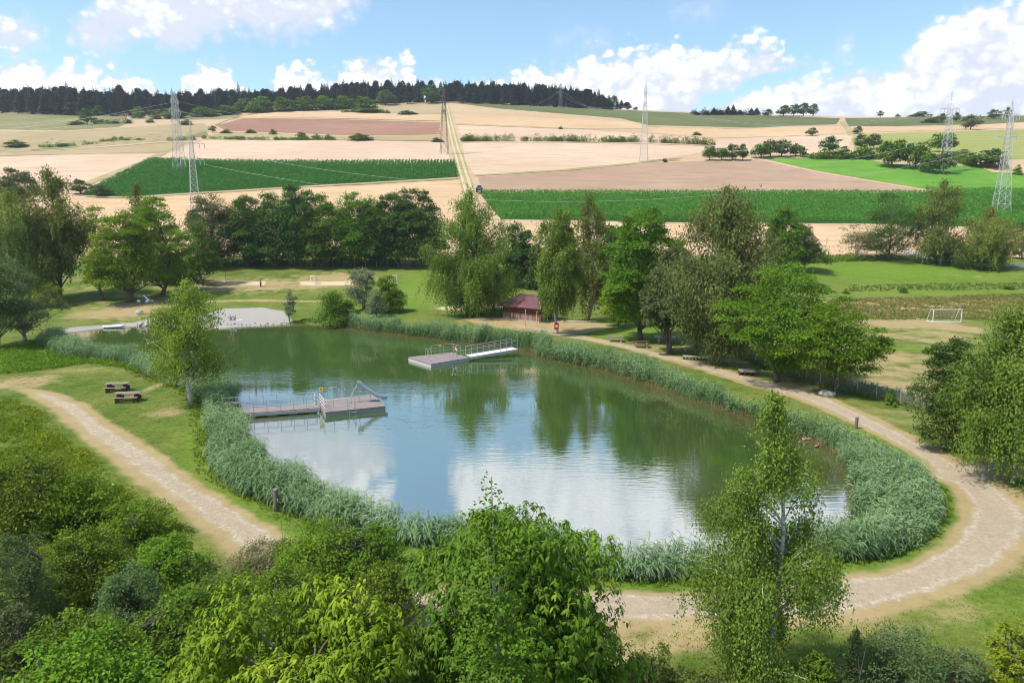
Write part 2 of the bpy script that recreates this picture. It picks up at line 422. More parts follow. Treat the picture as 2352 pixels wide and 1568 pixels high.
PATH_PX = [  # (x, y, half width in metres)
    [(62, 896, .5), (110, 910, .95), (160, 936, 1.1), (250, 1004, 1.2), (365, 1088, 1.25), (480, 1160, 1.3), (570, 1225, 1.4), (700, 1310, 1.6), (880, 1375, 1.6), (1120, 1400, 1.6),
     (1400, 1393, 1.55), (1600, 1388, 1.5), (1900, 1368, 1.7), (2100, 1330, 1.45), (2240, 1264, 1.55), (2292, 1185, 1.65), (2240, 1115, 1.5), (2155, 1060, 1.35), (2055, 1002, 1.3),
     (1950, 950, 1.45), (1850, 908, 1.4), (1700, 868, 1.3), (1500, 812, 1.2), (1350, 778, 1.3), (1240, 758, 1.8), (1180, 745, 1.0)],
    [(2190, 1095, 1.6), (2270, 1078, 1.5), (2352, 1066, 1.5), (2460, 1052, 1.5)],
]
PATHS = []
for pl in PATH_PX:
    g = np.array([list(ground_at(x, y)[:2]) + [wd] for x, y, wd in pl]); PATHS.append(catmull(g, 4))
def path_val(P):
    best = np.full(len(P), -9.0)
    for pl in PATHS:
        for a, b in zip(pl[:-1], pl[1:]):
            e = b[:2] - a[:2]; wv = P - a[:2]
            t = np.clip((wv @ e) / max(e @ e, 1e-9), 0, 1)
            d = np.linalg.norm(wv - t[:, None] * e, axis=1)
            best = np.maximum(best, a[2] + (b[2] - a[2]) * t - d)
    return best
BEACH = [poly_px([(98, 764), (150, 754), (233, 746), (313, 739), (362, 728), (420, 730), (470, 722), (513, 708), (600, 706), (650, 714), (668, 736), (655, 746), (560, 756), (500, 760), (350, 757), (262, 760), (190, 768), (106, 780)]),
         ]
SAND = [poly_px([(498, 646), (610, 646), (608, 655), (498, 654)]), poly_px([(688, 646), (815, 645), (815, 656), (690, 655)]), poly_px([(296, 640), (392, 643), (390, 650), (296, 648)]),
        poly_px([(1010, 704), (1062, 705), (1062, 711), (1005, 711)])]
YARD = [poly_px([(1060, 733), (1160, 728), (1280, 735), (1400, 745), (1408, 750), (1340, 765), (1255, 768), (1180, 757), (1110, 745)])]
DRY = [  # (x, y, rx px, ry px, strength)
    (40, 878, 70, 18, .9), (180, 850, 90, 9, .6), (400, 878, 20, 16, .9), (390, 945, 60, 12, .55), (290, 715, 90, 26, .9), (60, 880, 60, 20, .8),
    (1000, 865, 10, 5, .2), (760, 642, 95, 16, .9), (560, 655, 190, 16, .8), (345, 645, 60, 8, .7), (700, 655, 150, 12, .7), (600, 690, 180, 3, .8), (180, 700, 60, 10, .5), (220, 660, 60, 10, .4),
    (1660, 815, 60, 10, .5), (1500, 800, 120, 14, .5), (1795, 880, 40, 8, .6), (1700, 830, 40, 10, .6), (1900, 890, 90, 14, .55), (2050, 960, 60, 16, .35),
    (2080, 745, 140, 12, .95), (2190, 752, 60, 14, .95), (2150, 780, 130, 16, .55), (2040, 820, 110, 16, .8), (2120, 860, 110, 26, .55), (2000, 880, 160, 20, .85), (2080, 900, 80, 20, .8), (2060, 850, 150, 50, .6), (2120, 770, 150, 20, .55),
    (1700, 700, 90, 24, .5), (2300, 1280, 90, 60, .7), (2200, 1400, 130, 30, .6), (2050, 1440, 160, 30, .5), (2000, 940, 120, 20, .45), (1620, 830, 140, 16, .45), (1560, 1460, 160, 60, .9), (1700, 1420, 400, 16, .7), (2330, 1150, 60, 40, .8), (1430, 1480, 50, 60, .9),
    (640, 1172, 12, 6, .9), (900, 680, 40, 8, .4), (1150, 740, 110, 14, .6), (700, 600, 300, 10, .3), (2160, 705, 260, 16, .85), (1900, 700, 90, 16, .8), (230, 640, 70, 8, .4), (2300, 635, 150, 8, .3), (1150, 705, 60, 8, .5), (1035, 707, 34, 5, 1.0),
]
LUSH = [(900, 690, 90, 30, 1.0), (2050, 625, 330, 26, 1.0), (960, 650, 60, 26, .8), (1420, 760, 80, 22, .9), (2100, 670, 260, 8, .8), (2250, 1380, 150, 60, .5), (560, 1090, 120, 60, .35), (2100, 1240, 120, 60, .5), (300, 690, 200, 30, .4), (2120, 765, 70, 5, .6), (2110, 800, 60, 6, .7)]
def blobs(P, L):
    out = np.zeros(len(P))
    for (x, y, rx, ry, s) in L:
        c = ground_at(x, y)[:2]; a = ground_at(x + rx, y)[:2]; b = ground_at(x, y - ry)[:2]; b2 = ground_at(x, y + ry)[:2]
        r1 = max(abs(a[0] - c[0]), .3); r2 = max((b[1] - b2[1]) / 2, .3)
        q = ((P[:, 0] - c[0]) / r1) ** 2 + ((P[:, 1] - c[1]) / r2) ** 2
        out = np.maximum(out, s * np.exp(-0.8 * q))
    return out

def axis(segs):
    out = []
    for a, b, s in segs: out.append(np.arange(a, b, s))
    return np.unique(np.round(np.concatenate(out), 4))
GX = axis([(-900, -160, 10), (-160, -80, 1.6), (-80, 90, .6), (90, 160, 1.6), (160, 905, 10)])
GY = axis([(-120, 5, 5), (5, 140, .5), (140, 260, 1.0), (260, 900, 4), (900, 1500, 30)])
gx, gy = np.meshgrid(GX, GY); P2 = np.stack([gx.ravel(), gy.ravel()], 1)
gzv = np.empty(len(P2))
near = P2[:, 1] < 200
gzv[~near] = base_h(P2[~near, 0], P2[~near, 1]); gzv[near] = hgt(P2[near, 0], P2[near, 1])
A_path = np.full(len(P2), -9.0); A_dry = np.zeros(len(P2)); A_lush = np.zeros(len(P2)); A_sand = np.full(len(P2), -9.0); A_pond = np.full(len(P2), 50.0)
nm = near & (np.abs(P2[:, 0]) < 150) & (P2[:, 1] > 0)
Pn = P2[nm]
A_path[nm] = path_val(Pn); A_dry[nm] = blobs(Pn, DRY); A_lush[nm] = blobs(Pn, LUSH)
s_ = np.full(len(Pn), 9.0)
for q in BEACH + SAND: s_ = np.minimum(s_, sdf(Pn, q))
A_sand[nm] = -s_
ya = -sdf(Pn, YARD[0]); A_path[nm] = np.maximum(A_path[nm], np.minimum(ya, 0.35))
A_pond[nm] = pond_sd(Pn[:, 0], Pn[:, 1])
lz = smooth(5.2, 3.2, A_pond[nm]) * smooth(56, 46, Pn[:, 1]) * .6; A_lush[nm] = np.maximum(A_lush[nm], lz)
A_path[nm] = np.where(A_path[nm] < .6, A_path[nm] - .75 * lz, A_path[nm]); A_dry[nm] *= 1 - .8 * lz

def ground_shader(name):
    m, t = new_mat(name); p = pos(t)
    ap, ad, al, asd, apd = [attr_(t, k) for k in ('path', 'dry', 'lush', 'sand', 'pond')]
    nL = noise_(t, p, 0.09, 5, 0.6); nM = noise_(t, p, 0.55, 6, 0.65); nS = noise_(t, p, 3.2, 6, 0.7); nF = noise_(t, p, 11.0, 4, 0.7)
    nB = noise_(t, vmap(t, p, loc=(31, 7, 0)), 0.23, 5, 0.6)
    grass = mix_(t, sstep(t, nM, 0.3, 0.72), (0.080, 0.132, 0.018), (0.160, 0.205, 0.034))
    grass = mix_(t, sstep(t, nL, 0.42, 0.62), grass, (0.190, 0.205, 0.046))
    grass = mix_(t, math_(t, 'MULTIPLY', al, 0.8), grass, mix_(t, nM, (0.120, 0.230, 0.018), (0.200, 0.310, 0.030)))
    grass = mix_(t, math_(t, 'MULTIPLY', sstep(t, nS, 0.35, 0.66), 0.75), grass, mix_(t, 1.0, grass, (0.50, 0.60, 0.55), 'MULTIPLY'))
    grass = mix_(t, math_(t, 'MULTIPLY', sstep(t, nF, 0.52, 0.72), 0.4), grass, (0.24, 0.26, 0.06))
    dryc = mix_(t, nM, (0.330, 0.235, 0.105), (0.460, 0.345, 0.185))
    dryc = mix_(t, math_(t, 'MULTIPLY', sstep(t, nS, 0.4, 0.7), 0.4), dryc, (0.240, 0.190, 0.085))
    e1 = math_(t, 'ADD', math_(t, 'MULTIPLY', math_(t, 'SUBTRACT', nM, 0.5), 1.5), math_(t, 'MULTIPLY', math_(t, 'SUBTRACT', nS, 0.5), 0.9))
    dm = math_(t, 'ADD', math_(t, 'MULTIPLY', ad, 1.35), e1)
    dm = math_(t, 'ADD', dm, math_(t, 'MULTIPLY', math_(t, 'SUBTRACT', nB, 0.52), 1.3))
    c = mix_(t, math_(t, 'MULTIPLY', sstep(t, dm, 0.25, 1.0), 0.9), grass, dryc)
    pv = math_(t, 'ADD', ap, math_(t, 'MULTIPLY', e1, 0.8))
    c = mix_(t, math_(t, 'MULTIPLY', sstep(t, pv, -0.55, 0.1), 0.93), c, dryc)
    gn = noise_(t, vmap(t, p, (1.4, 1.4, 1.4), loc=(9, 3, 1)), 2.6, 9, 0.80)
    rut = math_(t, 'ABSOLUTE', math_(t, 'SUBTRACT', math_(t, 'ADD', ap, math_(t, 'MULTIPLY', math_(t, 'SUBTRACT', nM, .5), .5)), 0.62))
    grav = mix_(t, sstep(t, gn, 0.28, 0.72), (0.33, 0.262, 0.182), (0.60, 0.505, 0.375))
    grav = mix_(t, math_(t, 'MULTIPLY', sstep(t, nF, 0.5, 0.72), 0.5), grav, (0.26, 0.20, 0.16))
    vb_ = nd(t, 'ShaderNodeTexVoronoi'); vb_.voronoi_dimensions = '3D'; t.links.new(p, vb_.inputs['Vector']); vb_.inputs['Scale'].default_value = 5.5
    grav = mix_(t, math_(t, 'MULTIPLY', sstep(t, vb_.outputs['Distance'], 0.40, 0.70), 0.22), grav, (0.20, 0.155, 0.12))
    grav = mix_(t, math_(t, 'MULTIPLY', sstep(t, rut, 0.16, 0.42), 0.55), grav, mix_(t, nM, (0.30, 0.225, 0.145), (0.42, 0.33, 0.22)))
    grav = mix_(t, math_(t, 'MULTIPLY', sstep(t, nB, 0.50, 0.62), 0.35), grav, (0.33, 0.255, 0.175))
    c = mix_(t, sstep(t, math_(t, 'ADD', pv, math_(t, 'MULTIPLY', math_(t, 'SUBTRACT', nF, .5), .8)), 0.35, 0.80), c, grav)
    sv = math_(t, 'ADD', asd, math_(t, 'MULTIPLY', e1, 0.7))
    sand = mix_(t, sstep(t, ad, .15, .5), mix_(t, gn, (0.27, 0.245, 0.215), (0.45, 0.415, 0.37)), (0.56, 0.44, 0.29))
    sand_ = mix_(t, gn, (0.27, 0.245, 0.215), (0.45, 0.415, 0.37))
    c = mix_(t, sstep(t, sv, -0.3, 0.3), c, sand)
    wet = sstep(t, apd, 0.0, 0.35)
    c = mix_(t, wet, mix_(t, 1.0, c, (0.42, 0.38, 0.34), 'MULTIPLY'), c)
    bh = math_(t, 'ADD', math_(t, 'MULTIPLY', nS, 0.6), math_(t, 'MULTIPLY', nF, 0.4))
    finish(t, c, 0.95, bh, 0.10, 0, 0.1); return m
M_GROUND = ground_shader('meadow_ground')
def field_mat(name, c1, c2, c3, row=0.0, ang=0.0, scale=1.0):
    m, t = new_mat(name); p = pos(t)
    nL = noise_(t, p, 0.012 * scale, 6, 0.6); nM = noise_(t, vmap(t, p, (0.05, 0.3, 0.1), (0, 0, ang)), 1.0, 6, 0.65); nS = noise_(t, p, 0.9, 5, 0.7)
    c = mix_(t, sstep(t, nL, 0.36, 0.64), c1, c2)
    c = mix_(t, math_(t, 'MULTIPLY', sstep(t, nM, 0.42, 0.70), 0.80), c, c3)
    c = mix_(t, math_(t, 'MULTIPLY', sstep(t, nS, 0.45, 0.75), 0.30), c, c3)
    if row:
        wv = nd(t, 'ShaderNodeTexWave'); wv.bands_direction = 'X'; t.links.new(vmap(t, p, (1, 1, 0), (0, 0, ang)), wv.inputs['Vector'])
        wv.inputs['Scale'].default_value = row; wv.inputs['Distortion'].default_value = 1.2; wv.inputs['Detail'].default_value = 2
        wv.inputs['Detail Scale'].default_value = 0.6
        c = mix_(t, math_(t, 'MULTIPLY', wv.outputs['Fac'], 0.28), c, c3)
    tw = nd(t, 'ShaderNodeTexWave'); tw.bands_direction = 'X'; t.links.new(vmap(t, p, (1, 1, 0), (0, 0, ang + .25)), tw.inputs['Vector'])
    tw.inputs['Scale'].default_value = 0.022; tw.inputs['Distortion'].default_value = 0.5; tw.inputs['Detail'].default_value = 1; tw.inputs['Detail Scale'].default_value = 0.2
    c = mix_(t, math_(t, 'MULTIPLY', sstep(t, tw.outputs['Fac'], .965, .995), 0.10), c, c3)
    nP = noise_(t, vmap(t, p, (0.35, 1, 1), loc=(70, 20, 0)), 0.035, 5, 0.65)
    c = mix_(t, math_(t, 'MULTIPLY', sstep(t, nP, 0.52, 0.70), 0.5), c, mix_(t, 0.6, c, c3))
    finish(t, c, 0.95, nS, 0.08, 0, 0.08); return m
M_HILL = field_mat('stubble', (0.47, 0.335, 0.205), (0.52, 0.38, 0.24), (0.40, 0.28, 0.16))

def face_quads(nx, ny):
    i = np.arange(nx - 1)[None, :] + np.arange(ny - 1)[:, None] * nx
    return np.stack([i, i + 1, i + nx + 1, i + nx], -1).reshape(-1, 4)
FQ = face_quads(len(GX), len(GY))
fc = P2[FQ].mean(1)
f_path = A_path[FQ].mean(1) > -0.2; f_sand = A_sand[FQ].mean(1) > 0.0; f_pond = A_pond[FQ].min(1) < -0.2; f_hill = fc[:, 1] > 188
cat_ = np.where(f_hill, 3, np.where(f_pond, 4, np.where(f_sand, 2, np.where(f_path, 1, 0))))
V3 = np.stack([P2[:, 0], P2[:, 1], gzv], 1)
for k, nmx, mt in ((0, 'lawn', M_GROUND), (1, 'path', M_GROUND), (2, 'beach', M_GROUND), (3, 'hillside', M_HILL), (4, 'pond_bed', M_GROUND)):
    q = FQ[cat_ == k]; used, inv = np.unique(q, return_inverse=True)
    g = Geo().add(V3[used], inv.reshape(-1, 4)); o = g.build(nmx, mt, smooth_=True); tag(o, kind='structure')
    for an, arr in (('path', A_path), ('dry', A_dry), ('lush', A_lush), ('sand', A_sand), ('pond', A_pond)):
        a = o.data.attributes.new(an, 'FLOAT', 'POINT'); a.data.foreach_set('value', arr[used].astype(np.float32))

# ------------------------------------------------------------------ water
m, t = new_mat('pond_water'); p = pos(t)
n1 = noise_(t, vmap(t, p, (0.55, 2.6, 1), (0, 0, rad(-8))), 1.0, 3, 0.55)
n2 = noise_(t, vmap(t, p, (1.6, 6.0, 1), (0, 0, rad(6))), 1.0, 2, 0.5)
pm = noise_(t, vmap(t, p, (0.03, 0.07, 1)), 1.0, 3, 0.5)
hgtn = math_(t, 'MULTIPLY', math_(t, 'ADD', n1, math_(t, 'MULTIPLY', n2, 0.35)), math_(t, 'MULTIPLY_ADD', sstep(t, pm, 0.40, 0.62), 1.5, 0.22))
bp = nd(t, 'ShaderNodeBump'); bp.inputs['Strength'].default_value = 0.5; bp.inputs['Distance'].default_value = 0.013; t.links.new(hgtn, bp.inputs['Height'])
nd_ = noise_(t, p, 0.06, 4, 0.5)
bc = mix_(t, nd_, (0.046, 0.088, 0.022), (0.070, 0.112, 0.030))
sh_ = math_(t, 'ADD', attr_(t, 'shore'), math_(t, 'MULTIPLY', math_(t, 'SUBTRACT', nd_, .5), 5))
bc = mix_(t, math_(t, 'MULTIPLY', sstep(t, sh_, 5.5, 0.0), .8), bc, (0.115, 0.088, 0.034))
dfs = nd(t, 'ShaderNodeBsdfDiffuse'); t.links.new(bc, dfs.inputs[0])
gl = nd(t, 'ShaderNodeBsdfGlossy'); gl.inputs['Roughness'].default_value = 0.02; t.links.new(bp.outputs[0], gl.inputs['Normal']); gl.inputs[0].default_value = (0.95, 0.97, 1, 1)
fr = nd(t, 'ShaderNodeFresnel'); fr.inputs['IOR'].default_value = 10.0; t.links.new(bp.outputs[0], fr.inputs['Normal'])
mx = nd(t, 'ShaderNodeMixShader'); t.links.new(fr.outputs[0], mx.inputs[0]); t.links.new(dfs.outputs[0], mx.inputs[1]); t.links.new(gl.outputs[0], mx.inputs[2])
om = nd(t, 'ShaderNodeOutputMaterial'); t.links.new(mx.outputs[0], om.inputs[0])
M_WATER = m
def offset_poly(Q, d):
    n = len(Q); e = np.roll(Q, -1, 0) - np.roll(Q, 1, 0); nrm = np.stack([e[:, 1], -e[:, 0]], 1); nrm /= np.maximum(np.linalg.norm(nrm, axis=1, keepdims=True), 1e-9)
    area = 0.5 * np.sum(Q[:, 0] * np.roll(Q[:, 1], -1) - np.roll(Q[:, 0], -1) * Q[:, 1])
    return Q + nrm * d * (1 if area > 0 else -1)
def fill_poly(Q, step=None, zf=None, rng=None):
    """triangulate polygon Q with optional interior points"""
    pts = [Vector((float(a), float(b))) for a, b in Q]; n = len(pts)
    edges = [(i, (i + 1) % n) for i in range(n)]
    if step:
        mn, mxx = Q.min(0), Q.max(0)
        xs = np.arange(mn[0], mxx[0], step); ys = np.arange(mn[1], mxx[1], step)
        a, b = np.meshgrid(xs, ys); c = np.stack([a.ravel(), b.ravel()], 1)
        if rng is not None: c = c + rng.uniform(-.3, .3, c.shape) * step
        c = c[sdf(c, Q) < -step * .4]
        pts += [Vector((float(x), float(y))) for x, y in c]
    v, e, f, *_ = delaunay_2d_cdt(pts, edges, [], 1, 1e-4)
    V = np.array([(q.x, q.y) for q in v]); T = np.array([list(x) for x in f if len(x) == 3])
    return V, T
wq = offset_poly(POND, 0.35)
V, T = fill_poly(wq, 1.5)
o = Geo().add(np.column_stack([V, np.zeros(len(V))]), None, T).build('water', M_WATER); tag(o, kind='structure')
a = o.data.attributes.new('shore', 'FLOAT', 'POINT'); a.data.foreach_set('value', (-pond_sd(V[:, 0], V[:, 1])).astype(np.float32))
# ==================================================================== PART 2 : fields
def dens(pts, step=14.0, closed=True):
    pts = [np.array(p, float) for p in pts]; out = []
    m = len(pts)
    for i in range(m if closed else m - 1):
        a, b = pts[i], pts[(i + 1) % m]; n = max(1, int(np.linalg.norm(b - a) / step))
        for k in range(n): out.append(a + (b - a) * k / n)
    if not closed: out.append(pts[-1])
    return out
def field(name, pts, mat, off=0.10, step=6.0):
    Q = np.array([ground_at(x, y)[:2] for x, y in dens(pts)])
    V, T = fill_poly(Q, step)
    z = base_h(V[:, 0], V[:, 1]) + off
    n = np.cross(np.column_stack([V[T[:, 1]] - V[T[:, 0]], np.zeros(len(T))]), np.column_stack([V[T[:, 2]] - V[T[:, 0]], np.zeros(len(T))]))[:, 2]
    T = np.where(n[:, None] < 0, T[:, ::-1], T)
    o = Geo().add(np.column_stack([V, z]), None, T).build(name, mat, smooth_=True); tag(o, kind='structure'); return Q
FM = {
    'pale':   field_mat('stubble_pale', (0.540, 0.383, 0.271), (0.603, 0.443, 0.315), (0.450, 0.315, 0.209)),
    'brown':  field_mat('stubble_brown', (0.360, 0.243, 0.166), (0.423, 0.294, 0.205), (0.297, 0.196, 0.131), 0.16, rad(80)),
    'red':    field_mat('ploughed_red', (0.297, 0.160, 0.109), (0.351, 0.199, 0.136), (0.243, 0.130, 0.086), 0.12, rad(80)),
    'olive':  field_mat('pasture_olive', (0.20, 0.195, 0.085), (0.27, 0.24, 0.115), (0.15, 0.155, 0.06)),
    'dolive': field_mat('pasture_dark', (0.115, 0.135, 0.05), (0.155, 0.165, 0.065), (0.085, 0.105, 0.04)),
    'tan':    field_mat('fallow_tan', (0.360, 0.277, 0.156), (0.414, 0.320, 0.187), (0.270, 0.225, 0.109)),
    'green':  field_mat('clover_green', (0.105, 0.250, 0.030), (0.165, 0.310, 0.045), (0.085, 0.200, 0.025)),
    'lime':   field_mat('meadow_lime', (0.270, 0.290, 0.085), (0.330, 0.330, 0.110), (0.220, 0.240, 0.065)),
    'gold':   field_mat('stubble_gold', (0.522, 0.358, 0.209), (0.585, 0.409, 0.244), (0.432, 0.290, 0.157)),
    'maize':  field_mat('maize_floor', (0.040, 0.120, 0.020), (0.055, 0.150, 0.026), (0.030, 0.090, 0.016)),
    'track':  field_mat('farm_track_earth', (0.360, 0.303, 0.148), (0.414, 0.329, 0.179), (0.216, 0.216, 0.078)),
    'rut':    field_mat('farm_track_rut', (0.540, 0.415, 0.257), (0.594, 0.458, 0.289), (0.450, 0.346, 0.203)),
    'asphalt': field_mat('road_gravel', (0.33, 0.31, 0.29), (0.40, 0.37, 0.34), (0.27, 0.25, 0.23)),
}
FIELDS = [
    ('olive', [(-80, 258), (190, 262), (290, 268), (300, 280), (270, 292), (150, 300), (-80, 296)]),
    ('olive', [(395, 262), (560, 262), (545, 272), (440, 276), (395, 272)]),
    ('tan', [(-80, 300), (150, 303), (300, 292), (470, 283), (480, 300), (400, 322), (200, 338), (-80, 350)]),
    ('olive', [(210, 330), (400, 300), (470, 296), (480, 312), (420, 320), (300, 326)]),
    ('olive', [(70, 345), (120, 318), (260, 326), (330, 324), (240, 334), (130, 342)]),
    ('tan', [(-80, 352), (240, 338), (390, 326), (430, 330), (385, 350), (-80, 360)]),
    ('pale', [(-80, 364), (120, 357), (372, 354), (200, 420), (100, 455), (-80, 470)]),
    ('gold', [(545, 268), (640, 254), (1012, 266), (1012, 278), (780, 272), (560, 272)]),
    ('tan', [(740, 252), (870, 236), (1010, 236), (1022, 262), (840, 260)]),
    ('red', [(495, 289), (560, 272), (760, 274), (1012, 282), (1012, 309), (820, 312), (520, 300)]),
    ('tan', [(520, 303), (820, 314), (1012, 311), (1012, 321), (760, 321), (470, 315)]),
    ('pale', [(470, 323), (760, 322), (1020, 326), (1036, 374), (560, 372), (352, 366)]),
    ('pale', [(1062, 316), (1450, 326), (1625, 334), (1625, 350), (1500, 370), (1290, 390), (1090, 402), (1068, 372)]),
    ('pale', [(1048, 288), (1380, 300), (1640, 318), (1640, 328), (1440, 322), (1060, 312)]),
    ('gold', [(1040, 262), (1240, 270), (1470, 282), (1480, 296), (1330, 296), (1048, 284)]),
    ('dolive', [(1034, 236), (1120, 236), (1420, 254), (1700, 264), (1930, 272), (1920, 286), (1700, 293), (1490, 288), (1425, 272), (1150, 250)]),
    ('dolive', [(1940, 272), (2352, 266), (2450, 266), (2450, 276), (2250, 286), (2060, 290), (1950, 290)]),
    ('gold', [(1490, 292), (1700, 297), (1915, 289), (2060, 294), (2250, 288), (2450, 278), (2450, 292), (2000, 304), (1840, 312), (1640, 318), (1500, 306)]),
    ('pale', [(1645, 320), (1840, 314), (1960, 308), (1950, 340), (1880, 352), (1700, 358), (1630, 352)]),
    ('lime', [(1975, 308), (2450, 296), (2450, 372), (2230, 360), (2050, 352), (1960, 344)]),
    ('brown', [(1098, 407), (1300, 394), (1500, 374), (1740, 367), (1860, 393), (1985, 415), (2115, 436), (2110, 445), (1600, 446), (1108, 443)]),
    ('green', [(1750, 364), (1870, 363), (1990, 366), (2050, 378), (2450, 386), (2450, 446), (2270, 440), (2120, 434), (1990, 412), (1870, 391)]),
    ('lime', [(1880, 360), (2010, 360), (2060, 374), (1990, 363)]),
    ('gold', [(2245, 382), (2330, 381), (2450, 384), (2450, 400), (2280, 396)]),
    ('gold', [(-80, 480), (200, 458), (440, 448), (700, 432), (1060, 414), (1085, 460), (1100, 520), (700, 560), (300, 590), (-80, 600)]),
    ('gold', [(1130, 520), (1320, 512), (1700, 518), (2352, 526), (2450, 530), (2450, 592), (2200, 592), (2080, 583), (1830, 590), (1500, 570)]),
]
for i, (k, pts) in enumerate(FIELDS): field('field', pts, FM[k], 0.10 + 0.012 * (i % 3))
TRACK = [(1088, 475), (1080, 450), (1068, 410), (1060, 385), (1048, 345), (1038, 305), (1030, 270), (1026, 250), (1024, 242)]
def ribbon(name, pts, half, mat, off):
    C = catmull([ground_at(x, y)[:2] for x, y in pts], 8)
    t_ = np.gradient(C, axis=0); t_ /= np.linalg.norm(t_, axis=1, keepdims=True); nrm = np.stack([-t_[:, 1], t_[:, 0]], 1)
    h = np.broadcast_to(np.asarray(half, float), (len(C),))[:, None]
    k = 5; V = np.concatenate([C + nrm * h * f for f in np.linspace(-1, 1, k)]); z = base_h(V[:, 0], V[:, 1]) + off
    n = len(C); Q = []
    for j in range(k - 1):
        i = np.arange(n - 1); Q.append(np.stack([j * n + i, (j + 1) * n + i, (j + 1) * n + i + 1, j * n + i + 1], -1))
    Q = np.concatenate(Q)
    o = Geo().add(np.column_stack([V, z]), Q[:, ::-1]).build(name, mat, smooth_=True); tag(o, kind='structure'); return C
tr_c = ribbon('farm_track', TRACK, 2.7, FM['track'], 0.17)
for s in (-1.25, 1.25):
    d_ = np.gradient(tr_c, axis=0); d_ /= np.linalg.norm(d_, axis=1, keepdims=True)
    C = tr_c + np.stack([-d_[:, 1], d_[:, 0]], 1) * s
    g = Geo(); nrm = np.stack([-d_[:, 1], d_[:, 0]], 1)
    V = np.concatenate([C - nrm * .55, C + nrm * .55]); n = len(C); i = np.arange(n - 1)
    g.add(np.column_stack([V, base_h(V[:, 0], V[:, 1]) + 0.22]), np.stack([i, i + 1, n + i + 1, n + i], -1)[:, ::-1])
    tag(g.build('farm_track_rut', FM['rut'], smooth_=True), kind='structure')
ribbon('farm_track', [(372, 352), (330, 372), (260, 398), (195, 424)], 2.6, FM['track'], 0.16)
ribbon('farm_track', [(1935, 280), (1950, 300), (1962, 318), (1975, 330)], 2.6, FM['track'], 0.2)
ribbon('farm_track', [(1092, 404), (1300, 391), (1500, 371), (1560, 368)], 1.4, FM['track'], 0.17)
for vp, vh in (([(200, 452), (300, 455), (450, 446), (700, 431), (880, 421), (1055, 411)], .8), ([(350, 367), (560, 373), (800, 375), (1040, 374)], .6), ([(1046, 287), (1240, 294), (1380, 299), (1640, 318)], .7), ([(470, 323), (760, 323), (1020, 325)], .9),
               ([(1062, 327), (1260, 328), (1440, 330), (1640, 336)], 1.0), ([(1108, 446), (1600, 447.5), (2115, 447)], .7), ([(545, 269), (640, 256), (800, 251)], .8), ([(495, 288), (560, 271), (780, 273), (1012, 279)], .7), ([(-60, 352), (240, 339), (390, 327)], .7), ([(1490, 291), (1700, 295), (1915, 288)], .8)):
    ribbon('field_verge', vp, vh, FM['olive'], .19)
for hx, hy, rx, ry in ((342, 408, 18, 2.4), (378, 389, 15, 1.6), (942, 390, 15, 1.6), (288, 425, 15, 1.6), (350, 381, 10, 1.2)):
    field('field', [(hx + rx * math.cos(a), hy + ry * math.sin(a)) for a in np.linspace(0, 6.28, 14)[:-1]], FM['tan'], .20, 3.0)
HOLES = [(342, 408, 18, 2.4), (378, 389, 15, 1.6), (942, 390, 15, 1.6), (288, 425, 15, 1.6), (350, 381, 10, 1.2)]
ribbon('road', [(2060, 574), (2100, 583), (2140, 594), (2200, 602), (2280, 607), (2352, 612), (2450, 618)], 2.2, FM['asphalt'], 0.14)

# ------------------------------------------------------------------ leaves
def unit(v): return v / np.maximum(np.linalg.norm(v, axis=-1, keepdims=True), 1e-9)
def rdir(rng, n): return unit(rng.normal(size=(n, 3)))
def leaves(g, P, D, N, L, W, tint, droop=0.15, fine=False):
    """diamond leaves: P base points, D axis, N rough normal"""
    n = len(P)
    L = np.broadcast_to(np.asarray(L, float), (n,))[:, None]; W = np.broadcast_to(np.asarray(W, float), (n,))[:, None]
    D = unit(D); S = unit(np.cross(D, N)); dn = np.array([0, 0, -1.0])
    if fine:
        v0 = P; c1 = P + D * L * .35 + dn * L * droop * .12; c2 = P + D * L * .72 + dn * L * droop * .5; v5 = P + D * L + dn * L * droop * 1.1
        up = unit(np.cross(S, D)) * W * .14
        V = np.stack([v0, c1 - S * W * .5 + up, c1 + S * W * .5 + up, c2 - S * W * .4 + up, c2 + S * W * .4 + up, v5], 1)
        b = np.arange(n)[:, None] * 6
        Q = b + np.array([[1, 2, 4, 3]]); T = np.concatenate([b + np.array([[0, 2, 1]]), b + np.array([[3, 4, 5]])])
        g.add(V.reshape(-1, 3), Q, T, np.repeat(tint, 6))
    else:
        mid = P + D * L * .45; up = unit(np.cross(S, D)) * W * .12
        V = np.stack([P, mid - S * W * .5 + up, P + D * L + dn * L * droop, mid + S * W * .5 + up], 1)
        g.add(V.reshape(-1, 3), np.arange(n)[:, None] * 4 + np.array([[0, 1, 2, 3]]), None, np.repeat(tint, 4))

